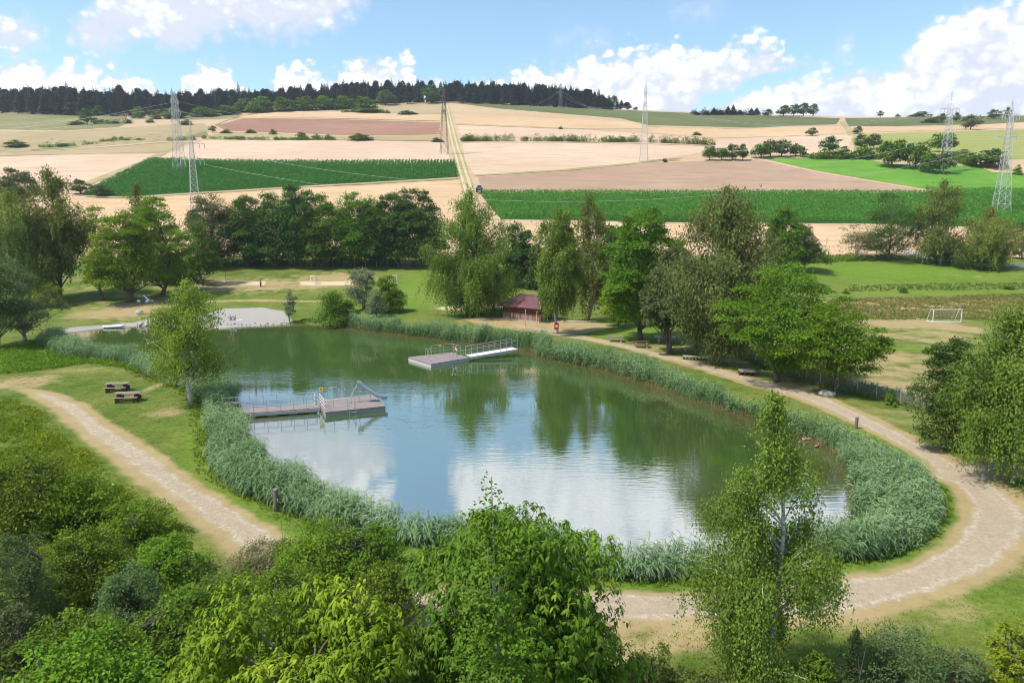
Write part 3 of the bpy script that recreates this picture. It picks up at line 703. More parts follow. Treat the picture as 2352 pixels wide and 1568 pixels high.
SHAPES = {
    'round':  lambda t: np.sin(np.pi * np.clip(t * .93 + .05, 0, 1) ** .85) ** .55,
    'ovate':  lambda t: np.clip(t / .22, 0, 1) ** .55 * np.clip(1 - t, 0, 1) ** .62 * 1.18,
    'cone':   lambda t: np.clip(t / .10, 0, 1) ** .6 * np.clip(1 - t, 0, 1) ** .8,
    'spread': lambda t: np.clip(t / .35, 0, 1) ** .7 * np.clip((1 - t) / .55, 0, 1) ** .5,
    'tall':   lambda t: np.clip(t / .12, 0, 1) ** .5 * np.clip((1 - t) / .45, 0, 1) ** .55,
    'column': lambda t: np.clip(t / .08, 0, 1) ** .5 * np.clip((1 - t) / .25, 0, 1) ** .5,
    'wide':   lambda t: np.clip(1 - t, 0, 1) ** .42 * (.82 + .18 * np.sin(t * 9)),
    'flat':   lambda t: np.clip(1 - t, 0, 1) ** .26,
    'birch':  lambda t: np.interp(t, [0, .08, .3, .55, .68, .8, .9, 1], [.66, .80, .92, 1.0, .80, .42, .26, .07]),
    'dome2':  lambda t: np.clip(t / .15, 0, 1) ** .5 * np.clip((1 - t) / .5, 0, 1) ** .40,
    'dome':   lambda t: np.clip(1 - t, 0, 1) ** .45,
}
def limb(rng, a, b, sag=0.12, n=5):
    a = np.asarray(a, float); b = np.asarray(b, float); t_ = np.linspace(0, 1, n)[:, None]
    L = np.linalg.norm(b - a); j = rng.normal(size=3) * L * .06; j[2] += L * sag
    return a + (b - a) * t_ + np.sin(np.pi * t_) * j
def crown_points(rng, n, H, W, cb, shape, lobes=None):
    f = SHAPES[shape]; t_ = rng.beta(1.25, 1.15, n * 3); keep = rng.random(n * 3) < f(t_) ** 1.3 + .08
    t_ = t_[keep][:n]; n = len(t_)
    a = rng.random(n) * 2 * np.pi; rr = rng.random(n) ** .42
    ph = rng.random(4) * 6.28
    lob = 1 + .16 * np.sin(2 * a + ph[0] + 3 * t_) + .13 * np.sin(3 * a + ph[1] - 5 * t_) + .10 * np.sin(7 * t_ * 1.5 + ph[2] + a)
    r = f(t_) * W / 2 * rr * lob
    return np.stack([r * np.cos(a), r * np.sin(a), cb + t_ * (H - cb)], 1), t_
def broad(seed, H, W, cb, shape='round', ncl=42, per=420, L=.42, lw=.62, rc=.15, flat=.75, trunk_r=None, lean=(0, 0), stems=1, limbs=True, asym=(0, 0), dead=0, gap=0.0, droop=.15, tsplit=.78, fat=1.15, fill=.34):
    """tree of leaf clumps -> (crown Geo, trunk Geo), base at origin"""
    rng = np.random.default_rng(seed); gl_, gt = Geo(), Geo()
    C, T_ = crown_points(rng, ncl, H, W, cb, shape); ncl = len(C)
    C[:, 0] += asym[0] * (1 - abs(T_ - .45)) + lean[0] * T_; C[:, 1] += asym[1] * (1 - abs(T_ - .45)) + lean[1] * T_
    tr = trunk_r or max(.06, H * .018)
    for k in range(stems):
        off = rng.normal(size=2) * (0 if stems == 1 else W * .06)
        top = np.array([off[0] * 2.5 + lean[0] * .6, off[1] * 2.5 + lean[1] * .6, H * tsplit])
        pth = limb(rng, [off[0] * .4, off[1] * .4, -.25], top, 0.0, 8)
        gt.tube(pth, np.linspace(tr, tr * .25, 8) * (1 if stems == 1 else .6), 7); gt.tube(pth[:2] * [1, 1, 1], [tr * 1.35 * (1 if stems == 1 else .6), tr * 1.0 * (1 if stems == 1 else .6)], 7)
        trunk = pth if k == 0 else trunk
    if limbs:
        for c in C:
            zz = max(cb * .55, min(H * .7, c[2] - (.35 + .25 * rng.random()) * np.hypot(c[0], c[1]) - .1 * H)); zz = max(zz, .3)
            i = np.interp(zz, trunk[:, 2], np.arange(len(trunk))); k = int(min(i, len(trunk) - 2)); a = trunk[k] + (trunk[k + 1] - trunk[k]) * (i - k)
            gt.tube(limb(rng, a, c, .08), np.linspace(tr * .32, tr * .07, 5), 4, cap=False)
    rc *= fat; flat = min(1.0, flat * 1.18)
    rcl = W * rc * (.7 + .65 * rng.random(ncl)) * (1.12 - .45 * T_)
    ct = rng.random(ncl)
    idx = np.repeat(np.arange(ncl), (per * (rcl / rcl.mean()) ** 1.6).astype(int) + 3); n = len(idx)
    d = rdir(rng, n); d[:, 2] = np.where(d[:, 2] < -.25, -d[:, 2] * .6, d[:, 2])
    rr = rng.random(n) ** .38
    edge = 1 + .28 * np.sin(d[:, 0] * 5 + ct[idx] * 20) * np.sin(d[:, 2] * 4 + ct[idx] * 9)
    P = C[idx] + d * (rcl[idx] * rr * edge)[:, None] * np.array([1, 1, flat])
    out = unit(P - np.array([0, 0, cb + (H - cb) * .35]))
    D = unit(d * .6 + out * .35 + rdir(rng, n) * .75 + np.array([0, 0, -droop]))
    N = unit(d * .75 + np.array([0, 0, .85]) + rdir(rng, n) * .4)
    tint = np.clip(.45 * ct[idx] + .55 * rng.random(n), 0, 1)
    nf = int(n * fill)
    if nf:
        F, TF = crown_points(rng, nf, H * .985, W * .98, cb, shape); nf = len(F)
        F[:, 0] += asym[0] * (1 - abs(TF - .45)) + lean[0] * TF; F[:, 1] += asym[1] * (1 - abs(TF - .45)) + lean[1] * TF
        F += rng.normal(size=F.shape) * W * .02; of = unit(F - np.array([0, 0, cb + (H - cb) * .4]))
        P = np.concatenate([P, F]); D = np.concatenate([D, unit(of * .7 + rdir(rng, nf) + np.array([0, 0, -droop]))]); N = np.concatenate([N, unit(of * .6 + np.array([0, 0, .8]) + rdir(rng, nf) * .5)])
        ph = np.sin(F[:, 0] * 1.7) * np.sin(F[:, 1] * 1.9) * np.sin(F[:, 2] * 1.6) * .5 + .5
        tint = np.concatenate([tint, np.clip(.45 * ph + .55 * rng.random(nf), 0, 1)]); n += nf
    if gap: keep = rng.random(n) > gap; P, D, N, tint = P[keep], D[keep], N[keep], tint[keep]
    leaves(gl_, P - D * L * .4, D, N, L * (.45 + .95 * rng.random(len(P)) ** 1.3), L * lw * (.5 + .9 * rng.random(len(P))), tint, droop)
    for k in range(dead):
        c = C[rng.integers(ncl)] * np.array([1.12, 1.12, 1]); b = c + rng.normal(size=3) * W * .12 + (0, 0, W * .05)
        gt.tube(limb(rng, c * np.array([.4, .4, .9]), b), np.linspace(tr * .3, tr * .06, 5), 4, cap=False)
        for q in range(4): gt.tube(limb(rng, c + (b - c) * rng.random(), b + rng.normal(size=3) * W * .1), np.linspace(tr * .12, tr * .03, 5), 3, cap=False)
    return gl_, gt
def weeping(seed, H, W, cb, shape='ovate', nbr=46, nst=16, L=.30, lw=.55, slen=(.9, 2.4), trunk_r=None, pitch=.10, lean=(0, 0), fine=False, blob=.35, top=0.93, spread=1.0, topleaf=4, bleaf=1.0, windows=()):
    """birch or willow: arching branches with hanging leafy strands"""
    rng = np.random.default_rng(seed); gl_, gt = Geo(), Geo()
    C, T_ = crown_points(rng, nbr, H - slen[0] * .3, W * .92, cb + slen[0] * .5, shape); nbr = len(C)
    C[:, :2] *= 1.2
    C = np.concatenate([C, [[lean[0], lean[1], H - .3]]]); T_ = np.append(T_, 1.0)
    C[:-1, 0] += lean[0] * T_[:-1]; C[:-1, 1] += lean[1] * T_[:-1]
    tr = trunk_r or max(.05, H * .014)
    pth = limb(rng, [0, 0, -.25], [lean[0], lean[1], H * top], 0, 10); gt.tube(pth, np.linspace(tr, tr * .12, 10), 8)
    Ps, Ds, Ts = [], [], []
    for c, t_ in zip(C, T_):
        r = np.hypot(c[0] - lean[0] * t_, c[1] - lean[1] * t_); zz = np.clip(c[2] - r * (.55 + .5 * rng.random()) - .02 * H, cb * .45, H * .9)
        a = np.array([np.interp(zz, pth[:, 2], pth[:, k]) for k in range(3)])
        br = limb(rng, a, c, .14, 7); gt.tube(br, np.linspace(tr * (.34 - .15 * t_), tr * .05, 7), 4, cap=False)
        k = max(3, int(nst * 1.45 * (.6 + .8 * rng.random()) * (1.1 - .35 * t_)))
        s = .35 + .65 * rng.random(k) ** .6; ii = s * 6; i0 = np.minimum(ii.astype(int), 5)
        st = br[i0] + (br[i0 + 1] - br[i0]) * (ii - i0)[:, None] + rng.normal(size=(k, 3)) * W * .035 * spread
        ln = (slen[0] + (slen[1] - slen[0]) * rng.random(k)) * (1.1 - .65 * t_) ; ct = rng.random()
        for q in range(k):
            m_ = max(4, int(ln[q] / pitch)); u = np.linspace(0, 1, m_)
            sway = rng.normal(size=2) * .16 * ln[q]; outw = unit(np.array([c[0], c[1], 0.01]))[:2] * .22 * ln[q]
            x = st[q] + np.stack([(sway[0] + outw[0]) * u ** .7, (sway[1] + outw[1]) * u ** .7, -ln[q] * u + .12 * ln[q] * np.sin(np.pi * u)], 1)
            x = x + rng.normal(size=x.shape) * L * blob
            Ps.append(x); Ds.append(np.tile([0, 0, -1.0], (m_, 1))); Ts.append(np.clip(.5 * ct + .5 * rng.random(m_) + .10 * (u - .5), 0, 1))
        m_ = int(k * (slen[0] + slen[1]) * .5 / pitch * .42 * bleaf * (.6 + .8 * t_)); s = (.25 + .75 * rng.random(m_) ** .7) * 6; i0 = np.minimum(s.astype(int), 5)
        x = br[i0] + (br[i0 + 1] - br[i0]) * (s - i0)[:, None] + rng.normal(size=(m_, 3)) * (L * 1.3 + .022 * W) * [1, 1, .8]
        Ps.append(x); Ds.append(np.tile([0, 0, -.6], (m_, 1))); Ts.append(np.clip(.5 * ct + .5 * rng.random(m_) + .12, 0, 1))
    m_ = int(len(C) * 6 * topleaf); zt = H * (.72 + .27 * rng.random(m_)); rr_ = (H - zt) * .16 + L * .8
    x = np.stack([np.interp(zt, pth[:, 2], pth[:, 0]), np.interp(zt, pth[:, 2], pth[:, 1]), zt], 1) + rng.normal(size=(m_, 3)) * rr_[:, None]
    Ps.append(x); Ds.append(np.tile([0, 0, -.6], (m_, 1))); Ts.append(rng.random(m_))
    P = np.concatenate(Ps); D = np.concatenate(Ds); tint = np.concatenate(Ts); n = len(P)
    for (h0, h1) in windows:
        q_ = (P[:, 2] > h0 * H) & (P[:, 2] < h1 * H) & (np.abs(P[:, 0] - np.interp(P[:, 2], pth[:, 2], pth[:, 0]) + .05 * np.sin(P[:, 2] * 9)) < .15) & (P[:, 1] < .1)
        P, D, tint = P[~q_], D[~q_], tint[~q_]
    n = len(P)
    axp = np.stack([np.interp(P[:, 2], pth[:, 2], pth[:, 0]), np.interp(P[:, 2], pth[:, 2], pth[:, 1]), P[:, 2] * 0], 1); ov = unit(P * [1, 1, 0] - axp)
    D = unit(D * .75 + rdir(rng, n) * .6); N = unit(ov * .75 + rdir(rng, n) * .65 + np.array([0, 0, .75]))
    leaves(gl_, P, D, N, L * (.5 + .9 * rng.random(n)), L * lw * (.5 + .9 * rng.random(n)), tint, .15, fine)
    return gl_, gt
def bare(seed, H, W, tr=.1, n=16):
    rng = np.random.default_rng(seed); gt = Geo()
    gt.tube(limb(rng, [0, 0, -.2], [0, 0, H * .9], 0, 7), np.linspace(tr, tr * .15, 7), 6)
    for k in range(n):
        z0 = H * (.2 + .65 * rng.random()); a = rng.random() * 6.28; r = W / 2 * (.5 + .5 * rng.random()) * (1.1 - z0 / H)
        b = np.array([r * math.cos(a), r * math.sin(a), min(H, z0 + r * (.3 + .7 * rng.random()))]); l = limb(rng, [0, 0, z0], b)
        gt.tube(l, np.linspace(tr * .4, tr * .08, 5), 4, cap=False)
        for q in range(4):
            s = l[2 + q % 3]; gt.tube(limb(rng, s, s + rng.normal(size=3) * W * .12 + (0, 0, W * .06)), np.linspace(tr * .15, tr * .05, 5), 3, cap=False)
    return gt
def plant(name, geo, mat, loc, label, cat, group=None, bark=None, rz=0.0, parts=('crown', 'trunk')):
    t_ = thing(name, loc, label, cat, group, rz)
    if geo[0] is not None: geo[0].build(parts[0], mat, t_)
    if geo[1] is not None and geo[1].n: geo[1].build(parts[1], bark or M_BARK, t_, True)
    return t_
def spot(x, yb, yt, wpx, Y=None):
    """base place, height and width in metres of something that fills these pixels"""
    if Y is None: b = ground_at(x, yb)
    else:
        d = px_dir(x, yb); X = d[0] / d[1] * Y; b = np.array([X, Y, gz(X, Y)])
    H = z_at(b[1], yt) - b[2]; dp = depth(b[0], b[1], b[2] + H / 2); b[0] = (x - CX) / FPX * dp
    b[2] = gz(b[0], b[1]); return b, H, wpx * dp / FPX
def tree_b(name, x, yb, yt, wpx, ycb, leaf, label, cat='tree', seed=0, group=None, bark=None, Y=None, dens_=1.0, **kw):
    b, H, W = spot(x, yb, yt, wpx, Y); cb = max(.05 * H, z_at(b[1], ycb) - b[2])
    return plant(name, broad(seed, H, W, cb, **kw), LM[leaf], b, label, cat, group, bark)
def tree_w(name, x, yb, yt, wpx, ycb, leaf, label, cat='tree', seed=0, group=None, bark=None, Y=None, **kw):
    b, H, W = spot(x, yb, yt, wpx, Y); cb = max(.05 * H, z_at(b[1], ycb) - b[2])
    return plant(name, weeping(seed, H, W, cb, **kw), LM[leaf], b, label, cat, group, bark or M_BIRCH)

# ==================================================================== PART 3 : trees round the pond
tree_w('willow_tree', 28, 700, 440, 190, 640, 'willow', 'pale yellow-green weeping willow at the left edge of the lawn', seed=11, shape='round', nbr=60, nst=15, L=.42, lw=.42, slen=(2.5, 6), pitch=.22, bark=M_BARK)
tree_w('birch_tree', 122, 684, 388, 165, 640, 'olive', 'tall dense olive-green birch beside the weeping willow on the lawn', seed=12, topleaf=1, shape='dome2', nbr=85, nst=16, L=.42, lw=.6, slen=(1.5, 3.6), pitch=.2, bark=M_BARK, trunk_r=.42)
tree_b('ash_tree', 42, 520, 388, 85, 470, 'grey', 'round grey-green tree rising behind the weeping willow', seed=13, Y=205, ncl=30, per=330, L=.5)
tree_b('poplar_tree', 226, 640, 463, 66, 620, 'yellow', 'thin sparse yellowish tree between the olive birch and the ivy-clad maple', seed=14, Y=178, shape='tall', ncl=26, per=170, L=.42, rc=.2, gap=.2)
tree_b('maple_tree', 286, 694, 482, 140, 660, 'maple', 'bright green maple with an ivy-dark trunk on the shaded lawn', seed=15, shape='tall', ncl=52, per=430, L=.38, flat=.55, rc=.15, trunk_r=.42)
tree_w('birch_tree', 322, 660, 422, 72, 600, 'olive', 'slender birch with a white top limb rising between two bright maples', seed=16, Y=150, shape='tall', nbr=36, nst=12, L=.4, slen=(1, 2.4), pitch=.2)
tree_b('maple_tree', 362, 677, 452, 138, 655, 'maple', 'tall bright green maple with a clear grey trunk beside the sand court', seed=17, shape='tall', ncl=54, per=430, L=.38, flat=.55, rc=.15, trunk_r=.33)
tree_b('maple_tree', 234, 690, 585, 56, 660, 'yellow', 'small yellow-green maple with a short dark trunk on the lawn', seed=18, shape='round', ncl=20, per=300, L=.32, rc=.2, trunk_r=.3)
tree_b('alder_tree', 462, 655, 500, 66, 640, 'linden', 'loose mid-green tree in front of the dark tree row by the volleyball net', seed=19, shape='tall', ncl=30, per=260, L=.38, flat=.6)
tree_b('elder_shrub', 402, 652, 590, 90, 655, 'dark', 'dark rounded shrub behind the young lakeside birch', 'shrub', seed=20, shape='dome', ncl=22, per=300, L=.35)
# dark row behind the sports lawn
ROW = [(492, 441, 100, 'grey', 'grey-leaved tree at the left end of the dark row behind the sports lawn'), (566, 446, 90, 'dark', 'dark broad tree second from the left in the row behind the sports lawn'),
       (628, 438, 92, 'dark', 'dark tree in the row behind the volleyball net'), (680, 428, 96, 'dark', 'tallest dark tree in the row behind the sports lawn'),
       (735, 447, 96, 'linden', 'mid-green tree in the middle of the dark row'), (805, 443, 104, 'linden', 'brighter green round tree in the dark row above the small goal'),
       (864, 455, 84, 'dark', 'lower dark tree between the bright round tree and the taller row end'), (915, 437, 100, 'dark', 'broad dark tree toward the right of the row behind the sports lawn'),
       (968, 436, 92, 'dark', 'dark tree at the right end of the row, behind the large birch')]
for i, (x, yt, wp, lf, lb) in enumerate(ROW):
    tree_b('row_tree', x, 612, yt, wp * 1.22, 598, lf, lb, seed=30 + i, group='dark tree row behind the sports lawn', shape='round' if i % 2 else 'tall', ncl=58, per=360, L=.46, rc=.14, flat=.7)
tree_w('birch_tree', 1082, 727, 436, 186, 700, 'birch', 'large weeping birch between the reed bank and the wooden hut', seed=41, shape='dome2', topleaf=1, top=.88, nbr=115, nst=19, L=.30, lw=.55, slen=(1.2, 3.4), pitch=.15, trunk_r=.34, bark=M_BARK)
tree_b('hazel_tree', 1134, 712, 596, 66, 690, 'dark', 'small several-stemmed dark tree beside the hut', seed=42, shape='dome', ncl=22, per=260, L=.36, stems=3, trunk_r=.2)
tree_b('oak_tree', 1186, 690, 506, 84, 680, 'dark', 'narrow dark tree rising behind the wooden hut', seed=43, Y=150, shape='tall', ncl=40, per=380, L=.42)
tree_b('hazel_tree', 1234, 680, 560, 70, 690, 'dark', 'dark bushy tree close behind the hut roof', seed=44, Y=146, shape='dome', ncl=26, per=330, L=.42)
tree_w('birch_tree', 1284, 766, 482, 108, 700, 'birch', 'birch with a white foot and a red box on its trunk beside the hut', seed=45, topleaf=2, shape='dome2', nbr=100, nst=19, L=.29, slen=(1.0, 2.6), pitch=.14, trunk_r=.17)
tree_w('birch_tree', 1352, 737, 447, 108, 705, 'olive', 'sparse tall birch with bare whitish limbs behind the sandy yard', seed=46, topleaf=1, bleaf=.5, shape='tall', nbr=84, nst=14, L=.32, slen=(1.0, 2.8), pitch=.17, trunk_r=.25, bark=M_TWIG)
tree_b('oak_tree', 1415, 640, 520, 110, 610, 'dark', 'low dark tree behind the sparse birch at the meadow edge', seed=47, Y=165, ncl=30, per=330, L=.45)
tree_b('linden_tree', 1476, 782, 470, 172, 745, 'linden', 'big linden with bright lime-green leaves on its left flank above the picnic tables', seed=48, shape='round', ncl=84, per=470, L=.32, flat=.6, rc=.13, trunk_r=.32)
tree_b('linden_tree', 1422, 778, 610, 74, 758, 'yellow', 'low lime-green maple at the left foot of the big linden', seed=148, shape='tall', Y=106, ncl=26, per=300, L=.30, flat=.6, rc=.18, trunk_r=.1)
tree_b('grey_alder_tree', 1544, 812, 560, 122, 760, 'grey', 'dull grey-green tree with twin grey trunks beside the table tennis table', seed=49, shape='tall', ncl=50, per=360, L=.30, stems=2, trunk_r=.36)
tree_w('larch_tree', 1662, 836, 430, 240, 800, 'larch', 'huge brownish olive tree with shaggy drooping twigs behind the path', seed=50, shape='dome2', topleaf=1, nbr=200, nst=17, L=.32, lw=.5, slen=(.7, 2.0), pitch=.17, trunk_r=.36, bark=M_TWIG, blob=.8, top=.8)
tree_b('spruce_shrub', 1605, 800, 620, 90, 780, 'grey', 'dark grey-green lower crown between the twin-trunked tree and the shaggy tree', 'tree', seed=51, shape='tall', ncl=34, per=330, L=.3, dead=3)
tree_b('oak_tree', 1796, 640, 480, 88, 620, 'linden', 'dark green oak half hidden behind the shaggy olive tree', seed=52, Y=148, shape='round', ncl=44, per=360, L=.42)
tree_b('oak_tree', 1846, 618, 524, 104, 600, 'dark', 'low dark bushy tree at the meadow edge right of the shaggy tree', seed=53, shape='dome', Y=168, ncl=36, per=320, L=.42)
tree_b('locust_tree', 1794, 877, 603, 262, 852, 'locust', 'wide bright green locust tree with a leaning grey trunk beside the path', seed=54, shape='spread', ncl=62, per=460, L=.26, lw=.5, flat=.42, rc=.135, trunk_r=.26, asym=(.6, 0), tsplit=.62)
tree_b('locust_tree', 1925, 905, 690, 170, 865, 'locust', 'lower spreading right-hand arm-like locust tree by the wire fence', seed=55, shape='round', ncl=44, per=380, L=.26, lw=.5, flat=.4, rc=.15, trunk_r=.12)
# right meadow edge
plant('dead_sapling', (None, bare(60, 6.5, 3.0, .07, 12)), None, spot(1898, 598, 560, 40)[0], 'leafless thin sapling standing alone at the meadow edge', 'sapling', parts=('crown', 'trunk'), bark=M_TWIG)
tree_b('plum_tree', 1970, 594, 512, 92, 582, 'dry', 'sparse half-withered tree at the far edge of the green meadow', seed=61, shape='round', ncl=26, per=120, L=.34, stems=2, dead=3, bark=M_TWIG)
tree_b('pear_tree', 2046, 598, 448, 112, 588, 'dark', 'dark open-branched pear tree at the far edge of the green meadow', seed=62, shape='round', ncl=46, per=260, L=.38, trunk_r=.3)
tree_w('birch_tree', 2162, 606, 414, 128, 590, 'olive', 'tall olive birch beside the pale road bend', seed=63, topleaf=1, shape='dome2', nbr=80, nst=15, L=.42, lw=.6, slen=(1.2, 3.4), pitch=.22, bark=M_BARK, trunk_r=.3)
tree_w('willow_tree', 2268, 616, 478, 146, 598, 'willow', 'broad yellow-green weeping willow beside the road', seed=64, shape='round', nbr=80, nst=16, L=.4, lw=.5, slen=(1.4, 3.6), pitch=.22, bark=M_BARK, trunk_r=.3)
tree_b('yew_shrub', 2245, 617, 560, 105, 612, 'dark', 'very dark round shrub under the yellow-green willow', 'shrub', seed=65, shape='dome', ncl=24, per=280, L=.36)
tree_b('copper_tree', 2352, 596, 505, 40, 590, 'grey', 'dark tree cut by the right edge of the view above the road', seed=66, ncl=16, per=200, L=.4)
# left shore
tree_b('yew_tree', -22, 800, 548, 150, 760, 'bluish', 'dark blue-green tree at the left edge beside the pond inlet', seed=67, shape='tall', ncl=54, per=330, L=.24, trunk_r=.25, fill=.2)
tree_b('elm_tree', 48, 785, 606, 140, 765, 'grey', 'dark tree with withered grey twigs at the left pond inlet', seed=68, shape='tall', ncl=40, per=210, L=.26, fill=.1, fat=1.0, rc=.14, dead=12, trunk_r=.24, bark=M_TWIG)
tree_b('elder_shrub', 112, 706, 648, 66, 700, 'yellow', 'light green bush behind the withered twigs at the inlet', 'bush', seed=69, shape='dome', ncl=14, per=260, L=.3)
tree_w('birch_tree', 430, 930, 640, 166, 850, 'birchlight', 'young birch with a pale split trunk on the grassy point by the picnic tables', seed=70, shape='dome2', nbr=58, nst=20, L=.165, lw=.65, slen=(.5, 1.5), pitch=.085, trunk_r=.17, lean=(.35, 0), blob=1.0, spread=1.5, topleaf=2, bleaf=.7, top=.9)
# shrubs at the far reed bank
tree_b('willow_shrub', 666, 742, 660, 24, 726, 'silver', 'slim silvery willow shrub at the end of the gravel beach', 'shrub', seed=71, shape='tall', ncl=16, per=130, L=.22, rc=.25, stems=2)
tree_b('willow_shrub', 768, 748, 664, 104, 744, 'bush', 'round green willow bush at the water edge beside the beach', 'bush', seed=72, shape='dome', ncl=30, per=300, L=.26)
tree_b('willow_shrub', 832, 712, 612, 66, 705, 'silver', 'pale silvery willow bush rising behind the far reed bank', 'bush', seed=73, shape='round', ncl=26, per=220, L=.28, rc=.17, stems=3)
tree_b('willow_shrub', 893, 716, 634, 84, 710, 'bush', 'dark green round bush behind the far reed bank', 'bush', seed=74, shape='dome', ncl=28, per=300, L=.28)
tree_b('spruce_tree', 865, 728, 662, 54, 722, 'silver', 'small silver-blue pointed shrub between the two round bushes', 'shrub', seed=75, shape='cone', ncl=24, per=170, L=.2, rc=.17)
tree_b('willow_shrub', 800, 742, 690, 50, 738, 'linden', 'low green bush at the left end of the far reeds', 'bush', seed=76, shape='dome', ncl=14, per=260, L=.26)
# right foreground
tree_w('birch_tree', 2346, 1106, 690, 262, 1030, 'birch', 'large drooping birch at the right edge beside the path junction', seed=77, shape='dome2', topleaf=1, nbr=110, nst=20, L=.15, lw=.6, slen=(1.0, 2.7), pitch=.085, trunk_r=.22, bark=M_TWIG, blob=.8)
tree_b('linden_shrub', 2182, 1030, 782, 138, 1010, 'dark', 'dark green bushy tree tucked against the large drooping birch', 'tree', seed=78, shape='round', ncl=46, per=420, L=.17, trunk_r=.12)
tree_b('box_shrub', 2244, 1034, 885, 96, 1022, 'dark', 'very dark dense shrub at the foot of the drooping birch', 'shrub', seed=79, shape='dome', ncl=26, per=420, L=.15)
tree_b('privet_shrub', 2046, 930, 892, 32, 925, 'linden', 'small bright green bush growing at the wire fence', 'bush', seed=80, shape='dome', ncl=8, per=160, L=.14)
# ==================================================================== PART 4 : foreground plants
def at_top(x, yt, H):
    """base point of a plant H metres tall whose top shows at pixel (x, yt)"""
    d = px_dir(x, yt); z0 = .5
    for _ in range(4):
        t_ = (z0 + H - HC) / d[2]; X, Y = d[0] * t_, d[1] * t_; z0 = gz(X, Y)
    return np.array([X, Y, z0]), depth(X, Y, z0 + H) / FPX
def shrub(name, x, yt, wpx, H, leaf, label, seed, cat='shrub', shape='dome', L=.12, ncl=85, k=1.0, **kw):
    b, s = at_top(x, yt, H); W = wpx * s
    per = int(1.25 * k * math.pi * W * H / (L * L * .3) / ncl)
    return plant(name, broad(seed, H, W, .08 * H, shape=shape, ncl=ncl, per=per, L=L, stems=4, trunk_r=.07, **{**dict(rc=.10, fill=.16, flat=.95, fat=1.1, dead=1), **kw}), LM[leaf], b, label, cat, 'shrubs of the foreground thicket', parts=('foliage', 'stem'))
shrub('hazel_shrub', 60, 1052, 300, 3.6, 'bush', 'dark hazel shrub at the left edge below the grassy bank', 101, L=.15)
shrub('hawthorn_shrub', 190, 1085, 190, 2.8, 'weed', 'olive-green hawthorn shrub beside the dark hazel', 102, L=.13)
shrub('bramble', 300, 1150, 190, 2.0, 'weed', 'mid-green bramble mound at the edge of the bright weeds', 103, L=.13)
shrub('willow_shrub', 10, 1235, 250, 3.8, 'bluish', 'grey-green willow shrub at the lower left edge', 104, L=.12, lw=.4)
shrub('hazel_shrub', 185, 1215, 230, 2.6, 'bush', 'dark shrub in the middle of the left thicket', 105, L=.13)
shrub('bramble', 370, 1235, 210, 1.9, 'weed', 'wide low bramble below the bright green weeds', 106, L=.12)
shrub('bramble', 500, 1320, 260, 2.1, 'bush', 'dark bramble in the middle of the thicket', 107, L=.12)
shrub('bluish_shrub', 295, 1300, 190, 2.4, 'bluish', 'blue-green shrub between dark brambles', 108, L=.11, lw=.4)
shrub('bramble', 420, 1370, 300, 2.2, 'bush', 'broad dark bramble above the cherry crown', 109, L=.12)
shrub('hazel_shrub', 660, 1300, 240, 2.4, 'bush', 'rounded dark green shrub left of the big cherry', 110, L=.12)
shrub('dogwood_shrub', 735, 1200, 250, 2.6, 'weed', 'bright green dogwood shrub at the end of the left path', 111, L=.13, ncl=90)
shrub('dogwood_shrub', 860, 1208, 170, 2.6, 'linden', 'fresh green shrub between the dogwood and the big cherry', 112, L=.12)
shrub('bramble', 640, 1375, 330, 2.4, 'bush', 'dark undergrowth shrub above the bright cherry tips', 117, L=.12)
shrub('hazel_shrub', 150, 1420, 330, 2.8, 'bush', 'dark hazel shrub above the pale-leaved hazel', 113, L=.12)
shrub('hazel_shrub', 170, 1478, 420, 3.2, 'weed', 'pale-leaved hazel shrub along the bottom left edge', 114, L=.13, lw=.8)
shrub('dock_plant', 610, 1262, 250, 1.3, 'dry', 'beige seeding dock plants at the edge of the thicket', 115, cat='weed', L=.09)
shrub('willow_shrub', 30, 1400, 190, 3.0, 'grey', 'grey shrub with bare twigs at the bottom left corner', 116, L=.11, dead=5)
shrub('hawthorn_shrub', 880, 1300, 200, 2.4, 'bush', 'dark shrub pressed against the left side of the big cherry', 118, L=.12)
shrub('spruce_shrub', 1500, 1488, 170, 2.6, 'olive', 'olive shrub at the bottom edge left of the weeping birch', 121, L=.10, shape='round')
shrub('juniper_shrub', 1968, 1432, 70, 3.0, 'bluish', 'pointed blue-green shrub tip at the bottom beside the birch', 122, L=.10, shape='cone', ncl=40, lw=.4, rc=.24, k=1.8, dead=0)
shrub('juniper_shrub', 2080, 1440, 290, 2.7, 'bluish', 'wide blue-green shrub along the bottom right lawn', 123, L=.10, lw=.4)
shrub('juniper_shrub', 2215, 1492, 180, 2.4, 'bluish', 'smaller blue-green shrub near the bottom right corner', 124, L=.10, lw=.4)
shrub('laburnum_shrub', 2348, 1420, 130, 3.4, 'yellow', 'vivid yellow-green bush in the bottom right corner', 125, L=.11, shape='round')
shrub('olive_shrub', 1640, 1530, 160, 2.0, 'olive', 'low olive shrub at the foot of the weeping birch', 126, L=.10)
shrub('olive_shrub', 1880, 1500, 120, 2.2, 'bush', 'low green shrub right of the birch trunk at the bottom', 127, L=.10)

